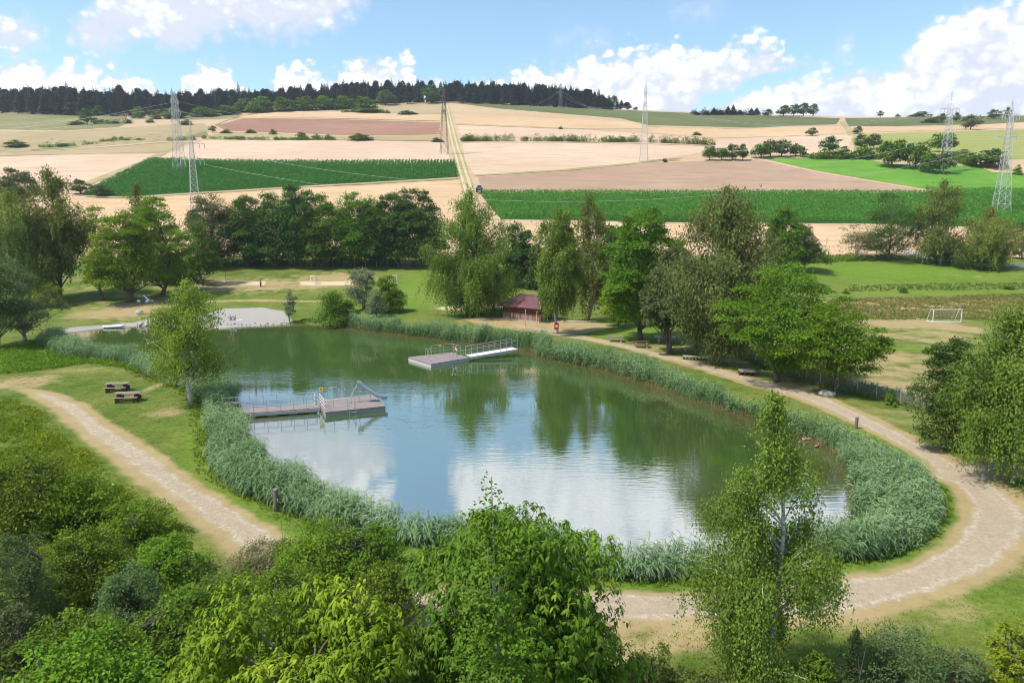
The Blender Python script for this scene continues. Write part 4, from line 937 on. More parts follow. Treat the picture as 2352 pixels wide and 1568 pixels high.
def cherry(seed, H, W, cb, shape, ncl, ros, nl=8, L=.15, lw=.36, rc=.15, flat=.8, trunk_r=.13, hole=0):
    rng = np.random.default_rng(seed); gl_, gt = Geo(), Geo()
    C, T_ = crown_points(rng, ncl, H - W * rc * .6, W * .86, cb, shape); ncl = len(C)
    pth = limb(rng, [0, 0, -.25], [0, 0, H * .8], 0, 8); gt.tube(pth, np.linspace(trunk_r, trunk_r * .2, 8), 8)
    for c in C:
        zz = np.clip(c[2] - np.hypot(c[0], c[1]) * .7, cb * .4, H * .75); a = np.array([np.interp(zz, pth[:, 2], pth[:, k]) for k in range(3)])
        gt.tube(limb(rng, a, c, .1), np.linspace(trunk_r * .35, .012, 5), 5, cap=False)
    rcl = W * rc * (.7 + .6 * rng.random(ncl)); ct = rng.random(ncl)
    idx = np.repeat(np.arange(ncl), ros); n = len(idx)
    d = rdir(rng, n); d[:, 2] = np.where(d[:, 2] < -.3, -d[:, 2], d[:, 2]); R = C[idx] + d * (rcl[idx] * rng.random(n) ** .3)[:, None] * [1, 1, flat]
    axis_ = unit(d + np.array([0, 0, .5]))
    for q in range(0, n, max(1, n // 500)):
        gt.tube(limb(rng, C[idx[q]], R[q], 0, 3), np.linspace(.012, .005, 3), 3, cap=False)
    j = np.repeat(np.arange(n), nl); a = axis_[j]; u = unit(np.cross(a, rdir(rng, len(j)))) 
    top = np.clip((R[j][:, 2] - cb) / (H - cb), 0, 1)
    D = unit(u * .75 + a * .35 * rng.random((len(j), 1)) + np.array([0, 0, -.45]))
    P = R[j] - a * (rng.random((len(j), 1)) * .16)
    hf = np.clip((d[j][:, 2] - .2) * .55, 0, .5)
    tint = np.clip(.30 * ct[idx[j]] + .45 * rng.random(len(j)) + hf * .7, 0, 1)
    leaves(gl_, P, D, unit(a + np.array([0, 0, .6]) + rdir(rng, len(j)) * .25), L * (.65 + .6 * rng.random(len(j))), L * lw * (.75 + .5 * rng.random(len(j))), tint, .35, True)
    return gl_, gt
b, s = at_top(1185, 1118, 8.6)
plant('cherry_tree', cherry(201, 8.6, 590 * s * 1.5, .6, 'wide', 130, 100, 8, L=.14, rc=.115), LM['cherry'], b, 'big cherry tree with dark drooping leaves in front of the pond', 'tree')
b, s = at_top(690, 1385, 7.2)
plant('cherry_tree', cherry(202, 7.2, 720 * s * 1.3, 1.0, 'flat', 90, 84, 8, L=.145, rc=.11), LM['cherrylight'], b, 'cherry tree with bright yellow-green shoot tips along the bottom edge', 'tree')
b, s = at_top(1128, 1070, 10.4)
plant('birch_tree', broad(203, 10.4, 300 * s, 1.5, shape='ovate', ncl=64, per=270, L=.085, lw=.75, rc=.11, trunk_r=.036, gap=.1, tsplit=.98, fill=.4, fat=1.1), LM['linden'], b, 'slim young birch with small fresh leaves standing before the big cherry', 'tree', bark=M_TWIG)
b, H, W = spot(1768, 1600, 902, 350)
plant('birch_tree', weeping(204, H, W * .92, H * .05, shape='birch', nbr=62, nst=24, L=.082, lw=.7, slen=(.6, 1.7), pitch=.040, trunk_r=.12, blob=.9, lean=(-.12, 0), topleaf=9, spread=1.5, bleaf=.5, windows=((.10, .17), (.20, .245), (.40, .56), (.66, .71))), LM['birch'], b, 'weeping birch with a white trunk standing before the right end of the pond', 'tree', bark=M_BIRCH)

# ------------------------------------------------------------------ reeds, weeds, grass
def gang_line(a, b): return np.array(a)[:2], np.array(b)[:2]
GL = [gang_line(plane_at(520, 946, .4), plane_at(734, 932, .4)), gang_line(plane_at(1063, 817, .4), plane_at(1176, 801, .4))]
def near_seg(P, a, b):
    e = b - a; t_ = np.clip(((P - a) @ e) / (e @ e), 0, 1); return np.linalg.norm(P - a - t_[:, None] * e, axis=1)
NOREED = poly_px([(40, 705), (500, 690), (738, 700), (742, 757), (640, 762), (500, 765), (350, 766), (200, 775), (92, 790), (40, 800)], 0)
rng = np.random.default_rng(5)
def scatter(mn, mxx, n): return np.column_stack([rng.uniform(mn[0], mxx[0], n), rng.uniform(mn[1], mxx[1], n)])
def reed_w(S):
    X, Y = S[:, 0], S[:, 1]
    return 2.2 - 1.1 * smooth(46, 40, Y) * smooth(19, 13, X) * smooth(-16, -9, X) - 1.0 * smooth(14, 20, X) * smooth(37, 42, Y) + .45 * smooth(16, 21, X) * smooth(38, 34, Y) + .4 * np.sin(X * .17 + 1) * np.sin(Y * .13) + .25 * np.sin(X * .6)
mn, mxx = POND.min(0) - 6, POND.max(0) + 6
S = scatter(mn, mxx, int((mxx - mn).prod() * 46)); sd = pond_sd(S[:, 0], S[:, 1])
wv = reed_w(S)
keep = (rng.random(len(S)) < .50 + .38 * smooth(48, 40, S[:, 1])) & (sd > -.55 + .25 * np.sin(S[:, 0] * 1.1 + S[:, 1])) & (sd < wv)
S = S[keep]; sd = sd[keep]; wv = wv[keep]
S_ok = (sdf(S, NOREED) > 0)
for (a, b) in GL: S_ok &= near_seg(S, a, b) > 1.15
S, sd, wv = S[S_ok], sd[S_ok], wv[S_ok]
def reed_bed(S, sd, wv):
    g = Geo(); n = len(S); z = hgt(S[:, 0], S[:, 1]); z = np.maximum(z, -.3)
    edge = np.minimum(1, (wv - sd) / .9) * .45 + .55
    h = (1.26 + .58 * rng.random(n) ** 1.5 + .28 * np.sin(S[:, 0] * .5) * np.sin(S[:, 1] * .45)) * edge * (1 + .32 * smooth(58, 84, S[:, 1]))
    ph = S[:, 0] * .9 + 1.3 * np.sin(S[:, 1] * .7); lean = np.stack([.32 * np.sin(ph) + .12, .32 * np.cos(ph * 1.3 + S[:, 1] * .5) - .08], 1) + rng.normal(size=(n, 2)) * .10
    B = np.column_stack([S, z]); Tp = B + np.column_stack([lean * h[:, None], h])
    w_ = .016; a = rng.random(n) * 6.28; sv = np.stack([np.cos(a), np.sin(a), 0 * a], 1) * w_
    V = np.stack([B - sv, B + sv, Tp + sv * .5, Tp - sv * .5], 1); ct = .25 + .3 * rng.random(n)
    g.add(V.reshape(-1, 3), np.arange(n)[:, None] * 4 + [[0, 1, 2, 3]], None, np.repeat(ct * .4, 4))
    nl = 9; j = np.repeat(np.arange(n), nl); f = np.tile(np.linspace(.16, 1.0, nl), n) + rng.normal(size=n * nl) * .03
    P = B[j] + (Tp - B)[j] * f[:, None]; an = rng.random(n * nl) * 6.28
    D = np.stack([np.cos(an), np.sin(an), .55 + .5 * rng.random(n * nl)], 1); D[:, :2] += lean[j] * 1.4
    L = (.42 + .28 * rng.random(n * nl)) * (.8 + .3 * edge[j])
    tint = np.clip(.18 + .42 * rng.random(n * nl) + .4 * (f - .55) + .16 * np.sin(S[j, 0] * .8 + S[j, 1] * .6), 0, 1)
    leaves(g, P, unit(D), unit(np.array([0, 0, 1.0]) + rdir(rng, n * nl) * .5), L, .046, tint, .62, True)
    return g
tag(reed_bed(S, sd, wv).build('reeds', LM['reed']), kind='stuff')
def _edge():
    q = scatter(mn, mxx, int((mxx - mn).prod() * 22)); d = pond_sd(q[:, 0], q[:, 1]); q = q[(d > -.75) & (d < -.2)]; q = q[sdf(q, NOREED) > 0]
    for (a, b) in GL: q = q[near_seg(q, a, b) > 1.1]
    return q
def blades(S, hmin, hmax, wd, mat, name, droop=.3, per=3, hs=1.0):
    g = Geo(); n = len(S) * per; j = np.repeat(np.arange(len(S)), per)
    P = np.column_stack([S[j] + rng.normal(size=(n, 2)) * .06, hgt(S[j, 0], S[j, 1]) - .03]); hs = np.broadcast_to(np.asarray(hs, float), (len(S),)); h = (hmin + (hmax - hmin) * rng.random(len(S))[j] * (.6 + .4 * rng.random(n))) * hs[j]
    D = rdir(rng, n) * .55; D[:, 2] = np.abs(D[:, 2]) + .75; tint = np.clip(.5 * rng.random(len(S))[j] + .5 * rng.random(n), 0, 1)
    leaves(g, P, unit(D), rdir(rng, n) + np.array([0, 0, .3]), h, wd, tint, droop); return tag(g.build(name, mat), kind='stuff')
def in_poly(pts, dens_per_m2):
    Q = poly_px(pts); a, b = Q.min(0), Q.max(0); s = scatter(a, b, int((b - a).prod() * dens_per_m2)); return s[sdf(s, Q) < 0]
def off_path(S, lim=-.35): return S[path_val(S) < lim]
S = _edge(); blades(S, .55, .95, .03, LM['straw'], 'dead_reed_stalks', .1, 4)
# strip of lush weeds outside the reeds, mostly on the near side
S = scatter(mn, mxx, int((mxx - mn).prod() * 14)); sd = pond_sd(S[:, 0], S[:, 1])
wv2 = reed_w(S)
k = (sd > wv2 - .6) & (sd < wv2 + .35 + 1.2 * smooth(-2, 22, S[:, 0]) * smooth(60, 40, S[:, 1]) + rng.random(len(S)) ** 2 * .8); S = S[k]; S = S[sdf(S, NOREED) > 0]; S = off_path(S)
blades(S, .2, .6, .06, LM['weed'], 'bank_weeds', .35, 6)
THICKET = [(-60, 905), (40, 915), (110, 950), (200, 1035), (300, 1120), (400, 1195), (520, 1250), (600, 1300), (760, 1345), (900, 1370), (900, 1568), (-60, 1568)]
S = in_poly(THICKET, 26); pv_ = path_val(S); S = S[pv_ < -.5 - 1.6 * rng.random(len(S)) ** 2]; hv_ = np.clip(.25 + .5 * (np.sin(S[:, 0] * .9 + np.sin(S[:, 1] * .5) * 2) * np.sin(S[:, 1] * .7 + 1) + .6) , .15, 1.2) * smooth(-.3, -3.0, path_val(S)) + .15; kk_ = rng.random(len(S)) < .55
blades(S[kk_], .2, .9, .075, LM['weed'], 'thicket_weeds', .4, 6, hv_[kk_]); blades(S[~kk_], .3, .95, .03, LM['weedlit'], 'thicket_grass', .35, 5, hv_[~kk_])
S = in_poly([(60, 930), (150, 960), (260, 1050), (380, 1140), (560, 1235), (640, 1290), (560, 1310), (380, 1260), (250, 1190), (130, 1080), (60, 1000)], 40); pv_ = path_val(S); S = S[pv_ < -.35 - 1.2 * rng.random(len(S)) ** 2]; hv_ = (.35 + .65 * rng.random(len(S))) * np.clip(.55 + .6 * np.sin(S[:, 0] * 1.3 + S[:, 1]) * np.sin(S[:, 1] * .9), .15, 1.1) * (smooth(-.2, -2.2, path_val(S)) + .2); blades(S, .3, 1.05, .06, LM['weedlit'], 'bright_weeds', .4, 6, hv_)
S = off_path(in_poly([(0, 800), (110, 785), (270, 808), (400, 850), (410, 885), (300, 850), (200, 835), (100, 850), (0, 860)], 12)); blades(S, .4, 1.0, .1, LM['weed'], 'inlet_weeds', .4, 4)
# dry grass on the embankment and along the wire fence
S = in_poly([(1900, 690), (2100, 684), (2360, 676), (2460, 680), (2460, 735), (2200, 734), (2000, 734), (1900, 730)], 11); S = S[rng.random(len(S)) < .35 + .6 * (np.sin(S[:, 0] * .5) * np.sin(S[:, 1] * .8 + S[:, 0] * .2) > -.2)]; blades(S[::2], .3, 1.0, .08, LM['straw'], 'embankment_grass', .3, 6); blades(S[1::2], .2, .8, .09, LM['olive'], 'embankment_grass', .3, 5)
S = in_poly([(1690, 790), (1840, 845), (1960, 880), (2080, 905), (2230, 945), (2220, 975), (2060, 930), (1950, 905), (1830, 875), (1690, 818)], 9); blades(S, .4, 1.2, .07, LM['olive'], 'fence_grass', .35, 5)
S = in_poly([(1940, 656), (2200, 652), (2360, 650), (2460, 650), (2460, 664), (2200, 668), (1940, 670)], 3); blades(S, .3, .7, .14, LM['olive'], 'ditch_grass', .3, 4)
S = in_poly([(1830, 585), (2060, 586), (2090, 598), (1830, 604)], 2.5); blades(S, .4, .9, .16, LM['olive'], 'roadside_grass', .3, 4)
# short turf tufts on the near lawns
def turf(pts, d, hm, name, mat): 
    S = off_path(in_poly(pts, d), -.2); S = S[pond_sd(S[:, 0], S[:, 1]) > 2.5]; return blades(S, .05, hm, .035, mat, name, .2, 3)
turf([(1420, 1345), (1900, 1335), (2120, 1280), (2352, 1300), (2352, 1568), (1400, 1568)], 55, .14, 'turf', LM['weed'])
turf([(0, 850), (300, 830), (430, 890), (460, 980), (560, 1080), (700, 1190), (720, 1230), (560, 1200), (330, 1030), (150, 905), (0, 880)], 26, .13, 'turf', LM['weed'])
# white umbel flowers
g = Geo(); S = np.concatenate([off_path(in_poly([(1960, 1190), (2140, 1110), (2170, 1170), (2120, 1250), (1960, 1290)], 1.3)), in_poly([(1490, 1290), (1580, 1290), (1580, 1320), (1490, 1315)], 2.0), in_poly([(150, 1000), (260, 1100), (300, 1180), (200, 1100)], .5)])
for x, y in S:
    z = gz(x, y) + .45 + .35 * rng.random(); n = 7; an = np.arange(n) / n * 6.28; r = .05
    g.add(np.vstack([[x, y, z], np.column_stack([x + r * np.cos(an), y + r * np.sin(an), z + .01 * rng.normal(size=n)])]), None, [[0, 1 + q, 1 + (q + 1) % n] for q in range(n)])
    g.bar((x, y, z - .6), (x, y, z), .006, 3)
tag(g.build('white_flowers', plain('flower_white', (.75, .76, .70), .8)), kind='stuff')

# ==================================================================== PART 5 : hill vegetation
def maize(name, pts, row_deg, step, h, leaf, floor=None):
    Q = np.array([ground_at(x, y)[:2] for x, y in dens(pts, 30)])
    if floor: field('field', pts, FM[floor], .14)
    ang = rad(row_deg); R = np.array([[math.cos(ang), -math.sin(ang)], [math.sin(ang), math.cos(ang)]])
    q = Q @ R; a, b = q.min(0), q.max(0)
    xs = np.arange(a[0], b[0], step); ys = np.arange(a[1], b[1], step * .42); X, Y = np.meshgrid(xs, ys)
    P = np.stack([X.ravel(), Y.ravel()], 1); P += rng.normal(size=P.shape) * [step * .09, step * .1]; P = P @ R.T; P = P[sdf(P, Q) < -.2 + .0 * P[:, 0]]
    for hx, hy, rx, ry in HOLES:
        if leaf == 'maize': P = P[sdf(P, np.array([ground_at(hx + rx * math.cos(a), hy + ry * math.sin(a))[:2] for a in np.linspace(0, 6.28, 14)[:-1]])) > .3]
    P = P[rng.random(len(P)) < .93]
    n = len(P); per = 6; j = np.repeat(np.arange(n), per); z = base_h(P[:, 0], P[:, 1]); hv = h * (.88 + .2 * rng.random(n) + .07 * np.sin(P[:, 0] * .07) * np.sin(P[:, 1] * .1))
    f = np.tile([.4, .62, .75, .85, .93, 1.0], n); B = np.column_stack([P[j], z[j] + hv[j] * f]); D = rdir(rng, n * per); D[:, 2] = np.abs(D[:, 2]) * .8 + .1
    g = Geo(); leaves(g, B, unit(D), rdir(rng, n * per) + np.array([0, 0, 1.0]), .62 * step, .30 * step, np.clip(.6 * rng.random(n)[j] + .4 * rng.random(n * per), 0, 1), .25)
    return tag(g.build(name, LM[leaf]), kind='stuff')
maize('maize_crop', [(196, 449), (240, 425), (345, 371), (540, 376), (800, 378), (1044, 376), (1049, 392), (1052, 407), (880, 417), (700, 427), (450, 442), (290, 452)], 4, 1.5, 2.1, 'maize', 'maize')
maize('maize_crop', [(1104, 448), (1500, 449), (2130, 449), (2260, 442), (2450, 446), (2450, 528), (2000, 514), (1500, 510), (1320, 506), (1150, 504)], 62, 1.3, 2.2, 'maizelight', 'maize')

# far tree and bush kinds, built once at 10 m and copied
def far_kind(name, seed, leaf, shape, n, cb, label, cat, L=1.0, parts=('crown', 'trunk'), **kw):
    r_ = plant(name, broad(seed, 10, 10, cb, shape=shape, ncl=22, per=int(n / 22), L=L, trunk_r=.3, limbs=False, **kw), LM[leaf], (0, 0, 0), label, cat, parts=parts)
    return r_
KIND = {}
FARN = {}
def far(kind, x, yb, yt, wpx, label, group, rz=None, dy=0.0):
    spec = {'t': ('field_tree', 301, 'dark', 'round', 1500, 2.0, 'tree'), 'g': ('field_tree', 302, 'linden', 'round', 1500, 1.6, 'tree'), 'y': ('field_tree', 303, 'grey', 'tall', 1100, 2.2, 'tree'),
            'b': ('field_bush', 304, 'bush', 'dome', 1300, .3, 'bush'), 'o': ('field_bush', 305, 'olive', 'dome', 1100, .3, 'bush')}[kind]
    b, H, W = spot(x, yb, yt, wpx); b[1] += dy; b[2] = float(base_h(b[0], b[1])) - .1
    rz = rng.random() * 6.28 if rz is None else rz
    if kind not in KIND:
        o = far_kind(spec[0], spec[1], spec[2], spec[3], spec[4], spec[5], label, spec[6]); KIND[kind] = o; o.location = b; o.rotation_euler = (0, 0, rz); o.scale = (W / 10, W / 10, H / 10)
        if group: o['group'] = group
    else: o = dup(KIND[kind], b, rz, (W / 10, W / 10, H / 10), label, group)
    if group is None and 'group' in o: del o['group']
    return o
FAR = [
 ('t', 200, 286, 251, 35, 'dark round tree on the upper left pasture below the forest', None), ('b', 178, 287, 277, 40, 'low bush at the foot of the dark round tree on the upper left pasture', None),
 ('b', 345, 282, 271, 22, 'small dark bush beside the pale pylon tops on the upper left hill', None), ('b', 428, 287, 273, 34, 'dark bush between the two left pylon tops', None),
 ('y', 488, 304, 287, 17, 'small square-looking tree at the left tip of the reddish field', None), ('b', 520, 306, 297, 28, 'low bush at the left end of the reddish field', None),
 ('b', 576, 306, 296, 26, 'second bush along the lower rim of the reddish field', None), ('b', 627, 309, 296, 21, 'lone round bush below the reddish field', None),
 ('y', 693, 320, 302, 24, 'taller bush in the hedge below the reddish field', None), ('b', 727, 321, 307, 28, 'middle bush of the three at the hedge below the reddish field', None),
 ('b', 755, 321, 308, 26, 'right bush of the three at the hedge below the reddish field', None), ('b', 37, 338, 321, 58, 'dark bush clump at the far left edge of the hill', None),
 ('b', 263, 321, 312, 14, 'tiny bush left of the pair on the left hill', 'pair of tiny bushes on the left hill'), ('b', 279, 321, 312, 14, 'tiny bush right of the pair on the left hill', 'pair of tiny bushes on the left hill'),
 ('t', 185, 446, 413, 44, 'dark grey-green tree at the left corner of the maize field', None), ('y', 231, 450, 421, 40, 'brownish round tree at the corner of the maize field', None),
 ('b', 827, 323, 307, 66, 'wide low bush at the right end of the hedge under the reddish field', None), ('b', 1004, 326, 315, 30, 'low bush at the foot of the brown pylon', None),
 ('b', 1288, 297, 289, 11, 'single tiny bush in the middle of the upper stubble', None), ('b', 936, 263, 254, 48, 'low bush below the forest beside the farm track', None), ('b', 850, 258, 249, 70, 'flat bush below the forest edge', None),
 ('t', 1409, 251, 222, 28, 'last tree at the right end of the ridge forest', None), ('t', 1441, 254, 236, 14, 'small lone tree on the ridge right of the forest', None), ('y', 1460, 254, 245, 12, 'tiny tree on the ridge beside the small lone tree', None),
 ('t', 2023, 269, 255, 15, 'tiny lone tree on the right ridge', None), ('b', 2062, 268, 261, 13, 'tiny bush on the right ridge', None), ('b', 2114, 266, 256, 54, 'flat dark hedge clump on the right ridge', None),
 ('t', 2163, 280, 261, 21, 'dark tree left of the far right pylon', None), ('t', 2198, 280, 259, 18, 'dark tree right of the far right pylon', None), ('b', 2140, 282, 270, 50, 'low dark hedge left of the far right pylon', None),
 ('y', 2230, 298, 260, 43, 'grey-green round tree beside the far right pylon', None), ('t', 2285, 274, 252, 29, 'dark round tree on the right ridge', None), ('t', 2316, 273, 247, 16, 'dark narrow tree beside the top of the nearest pylon', None),
 ('b', 1600, 311, 302, 22, 'small bush in the right stubble above the hedge', None), ('t', 1865, 312, 294, 24, 'pair-like small tree in the right stubble', None), ('t', 1971, 308, 291, 23, 'small tree beside the steep right track', None),
 ('g', 1630, 369, 334, 32, 'leftmost fresh green tree of the small grove by the brown field', None), ('g', 1657, 369, 338, 32, 'second tree of the small grove by the brown field', None), ('t', 1685, 369, 332, 38, 'third darker tree of the small grove by the brown field', None), ('t', 1707, 369, 331, 22, 'right narrow tree of the small grove by the brown field', None),
 ('g', 1748, 363, 329, 46, 'low green tree left in the second grove', None), ('y', 1771, 361, 317, 40, 'tall grey tree in the second grove', None), ('y', 1796, 361, 317, 40, 'tall grey-green tree in the middle of the second grove', None), ('g', 1828, 359, 329, 32, 'sparse tree at the right of the second grove', None), ('t', 1844, 361, 338, 18, 'small dark tree ending the second grove', None),
 ('t', 1905, 353, 314, 42, 'dark tree standing above the long right thicket', None), ('t', 1980, 342, 309, 34, 'dark tree in the middle of the long right thicket', None), ('y', 2009, 342, 304, 36, 'grey tree beside the dark one in the right thicket', None),
 ('b', 1895, 363, 341, 50, 'bush at the left end of the long right thicket', None), ('b', 1935, 364, 335, 56, 'broad bush in the long right thicket', None), ('b', 1985, 364, 332, 60, 'tall bush toward the right of the long right thicket', None),
 ('g', 2052, 384, 319, 66, 'large bright green tree at the edge of the light green field', None), ('g', 2106, 388, 324, 56, 'second large green tree at the edge of the light green field', None), ('g', 2166, 350, 304, 58, 'high green tree behind the far right pylon foot', None), ('g', 2136, 397, 350, 46, 'low fresh green tree beside the pylon foot', None), ('y', 2169, 399, 344, 42, 'dark grey tree right of the pylon foot', None),
 ('b', 2212, 367, 341, 56, 'dark bush right of the far pylon', None), ('t', 2270, 384, 344, 72, 'wide dark thicket beside the nearest pylon', None), ('b', 2338, 402, 377, 22, 'bush right of the nearest pylon', None),
 ('b', 1943, 674, 664, 20, 'small tuft of bush on the meadow ridge behind the locust tree', None), ('b', 2075, 672, 657, 22, 'small bush on the meadow ridge above the embankment', None), ('b', 2315, 664, 654, 28, 'low bush on the meadow ridge near the right edge', None),
]
for f in FAR: far(*f)
def hedge(name, pts, hpx, leaf, label, seed, L=.8, wid=1.6):
    """long irregular hedge along a line of base pixels"""
    rg = np.random.default_rng(seed); B = catmull([ground_at(x, y) for x, y in pts], 6); s = np.concatenate([[0], np.cumsum(np.linalg.norm(np.diff(B, axis=0), axis=1))])
    n = max(6, int(s[-1] / 1.1)); u = np.sort(rg.random(n)) * s[-1]; c = np.stack([np.interp(u, s, B[:, k]) for k in range(3)], 1); dp = c[:, 1].mean()
    h = hpx * dp / FPX * (.55 + .75 * rg.random(n) ** 1.6); k = 80; j = np.repeat(np.arange(n), k); d = rdir(rg, n * k); d[:, 2] = np.abs(d[:, 2])
    P = c[j] + d * (rg.random(n * k) ** .4)[:, None] * np.column_stack([np.maximum(wid, h[j] * .55), np.maximum(wid, h[j] * .5), h[j]]); P[:, 2] += .1
    o0 = c.mean(0); g = Geo(); leaves(g, P - o0, unit(d + rdir(rg, n * k) * .7), unit(d + [0, 0, .7]), L * (.6 + .7 * rg.random(n * k)), L * .65, np.clip(.5 * rg.random(n)[j] + .5 * rg.random(n * k), 0, 1), .1)
    o = g.build(name, LM[leaf]); o.location = o0; return tag(o, label, 'hedge')
hedge('hedge', [(1056, 325), (1150, 324), (1260, 325), (1370, 326), (1440, 327), (1468, 327)], 15, 'bush', 'long uneven hedge between the two pale stubble fields', 401)
hedge('hedge', [(1494, 328), (1550, 330), (1600, 332), (1638, 333)], 16, 'bush', 'short hedge right of the tall middle pylon', 402)
hedge('hedge', [(467, 319), (560, 321), (660, 322), (777, 322)], 7, 'bush', 'thin low hedge under the reddish field', 403, .6)
hedge('hedge', [(93, 339), (150, 337), (220, 330)], 8, 'bush', 'low hedge beside the small green strip on the left hill', 404, .6)
hedge('hedge', [(233, 326), (280, 323), (330, 322)], 5, 'bush', 'thin hedge trailing right of the tiny bush pair', 405, .5)
hedge('hedge', [(385, 324), (420, 323), (445, 322)], 10, 'bush', 'short hedge behind the left pylons', 406, .6)
hedge('hedge', [(215, 284), (260, 285), (304, 284)], 10, 'dark', 'low dark hedge right of the round tree on the upper left pasture', 407, .8)
hedge('hedge', [(785, 259), (830, 258), (894, 261)], 8, 'bush', 'low hedge on the slope under the forest edge', 408, .7)
hedge('hedge', [(1590, 262), (1660, 263), (1740, 265)], 12, 'fir', 'dark uneven tree strip on the right ridge', 409, 1.0, 3)
hedge('hedge', [(1850, 361), (1880, 366), (1960, 366), (2030, 362)], 13, 'bush', 'undergrowth hedge at the foot of the right thicket', 410, .8)
hedge('hedge', [(2180, 366), (2240, 384), (2305, 385)], 18, 'bush', 'dark hedge running to the nearest pylon', 411, .8)
hedge('hedge', [(440, 610), (600, 611), (800, 611), (985, 613)], 20, 'dark', 'dark hedge closing the foot of the dark tree row', 412, .5, 1.2)
hedge('hedge', [(1830, 604), (1900, 600), (1990, 598)], 16, 'bush', 'low scrub under the oaks at the meadow edge', 413, .5)

# ridge forest
def conifer(seed, H, R, bare_, lv, br, tip=0):
    rg = np.random.default_rng(seed); gl_, gt = Geo(), Geo()
    gt.tube([[0, 0, -.5], [0, 0, H * .95]], [H * .012, H * .003], 5)
    z = np.repeat(np.linspace(bare_, .985, lv), br); n = len(z); a = rg.random(n) * 6.28; f = (1 - (z - bare_) / (1 - bare_))
    r = R * (f ** (.85 if not tip else .35) * (.75 + .4 * rg.random(n)) + .03); P = np.column_stack([0 * z, 0 * z, z * H])
    D = np.stack([np.cos(a), np.sin(a), -.25 + .55 * tip + .25 * rg.normal(size=n)], 1)
    leaves(gl_, P, unit(D), np.tile([0, 0, 1.0], (n, 1)) + rdir(rg, n) * .5, r * 1.05, r * .7 + H * .012, np.clip(.3 * rg.random(n) + .5 * rg.random(n), 0, 1), .25)
    return gl_, gt
FOR = [conifer(501, 30, 4.2, .12, 26, 8), conifer(502, 30, 3.3, .18, 24, 8), conifer(503, 28, 4.6, .5, 16, 9, 1), conifer(504, 27, 4.0, .42, 16, 9, 1)]
FKIND = []
LB = ['narrow dark spruce in the conifer forest on the ridge', 'slim dark fir in the conifer forest on the ridge', 'bare-stemmed pine in the conifer forest on the ridge', 'flat-topped pine in the conifer forest on the ridge']
NMF = ['spruce_tree', 'fir_tree', 'pine_tree', 'pine_tree']
xs_b = [-80, 0, 180, 400, 480, 560, 640, 860, 1030, 1250, 1330, 1410]; ys_b = [258, 259, 266, 268, 262, 256, 250, 240, 235, 245, 249, 252]
xs_t = [-80, 0, 60, 150, 300, 400, 500, 580, 620, 700, 760, 850, 950, 1050, 1150, 1250, 1330, 1385, 1412]; ys_t = [200, 199, 191, 199, 210, 208, 205, 206, 200, 192, 184, 180, 178, 180, 181, 190, 195, 212, 235]
FB = []
for i in range(300):
    x = -80 + 1485 * ((i * .6180339) % 1); row = i % 3; yb = np.interp(x, xs_b, ys_b) - (0, 1.2, 2.2)[row] + rng.normal() * .7
    b = ground_at(x, yb); b[1] += row * 9
    b[2] = float(base_h(b[0], b[1])) - .3; yt = np.interp(x, xs_t, ys_t) + abs(rng.normal()) * 9 + (0 if row else 7)
    Ht = max(9, z_at(b[1], yt) - b[2]); k = int(rng.choice(4, p=[.36, .3, .2, .14])); FB.append((b, Ht))
    kk = [f for f in FKIND if f[0] == k]; sx = (1.15 + .6 * rng.random()) * max(.8, min(1.3, Ht / 26))
    if not kk:
        o = plant(NMF[k], FOR[k], LM['fir'], b, LB[k], 'tree', 'conifers of the ridge forest'); FKIND.append((k, o)); o.scale = (sx, sx, Ht / 30)
    else: dup(kk[0][1], b, rng.random() * 6.28, (sx, sx, Ht / 30))
g = Geo()
for i in range(900):
    b, Ht = FB[int(rng.integers(len(FB)))]; p = b + np.array([rng.normal() * 9, 4 + rng.random() * 60, 0]); p[2] = float(base_h(p[0], p[1])) - .5
    src = FOR[int(rng.choice(4, p=[.4, .3, .18, .12]))]; V = np.concatenate(src[0].V); Q = np.concatenate(src[0].Q); sc_ = np.array([1.5, 1.5, (Ht + rng.normal() * 2) / 30]); a = rng.random() * 6.28
    Rm = np.array([[math.cos(a), -math.sin(a), 0], [math.sin(a), math.cos(a), 0], [0, 0, 1]])
    g.add((V * sc_) @ Rm.T + p, Q, None, np.concatenate(src[0].A) * .8)
tag(g.build('ridge_forest', LM['fir']), kind='stuff')
EDGE = [(186, 262, 240, 48), (225, 264, 246, 34), (318, 270, 246, 26), (356, 272, 255, 22), (560, 256, 228, 46), (600, 256, 222, 56), (650, 254, 226, 50), (700, 252, 224, 54), (745, 250, 222, 52), (790, 249, 222, 52), (835, 247, 224, 50), (470, 266, 248, 50), (520, 262, 244, 46), (885, 240, 210, 36), (990, 236, 198, 34), (400, 270, 250, 50)]
for i, (x, yb, yt, wp) in enumerate(EDGE): far('t' if i in (0, 13, 14) else 'b', x, yb + 2, yt - 3, wp * 1.35, 'grey-green leafy tree at the front edge of the ridge forest', 'leafy trees at the front edge of the ridge forest')
RIDGE = [(1600, 257), (1622, 256), (1640, 246), (1655, 252), (1672, 243), (1684, 240), (1700, 252), (1726, 248), (1738, 247)]
for i, (x, yt) in enumerate(RIDGE): 
    b, H, W = spot(x, 264, yt, 20); dup(FKIND[0][1], b, i, (1.3, 1.3, H / 30), 'small dark conifer of the strip on the right ridge', 'conifers of the strip on the right ridge')
for i, (x, yt, wp) in enumerate([(1764, 252, 26), (1800, 243, 30), (1822, 241, 32), (1845, 238, 32), (1868, 240, 26)]):
    far('t', x, 267, yt, wp, 'dark leafy tree of the grove on the right ridge', 'trees of the grove on the right ridge')
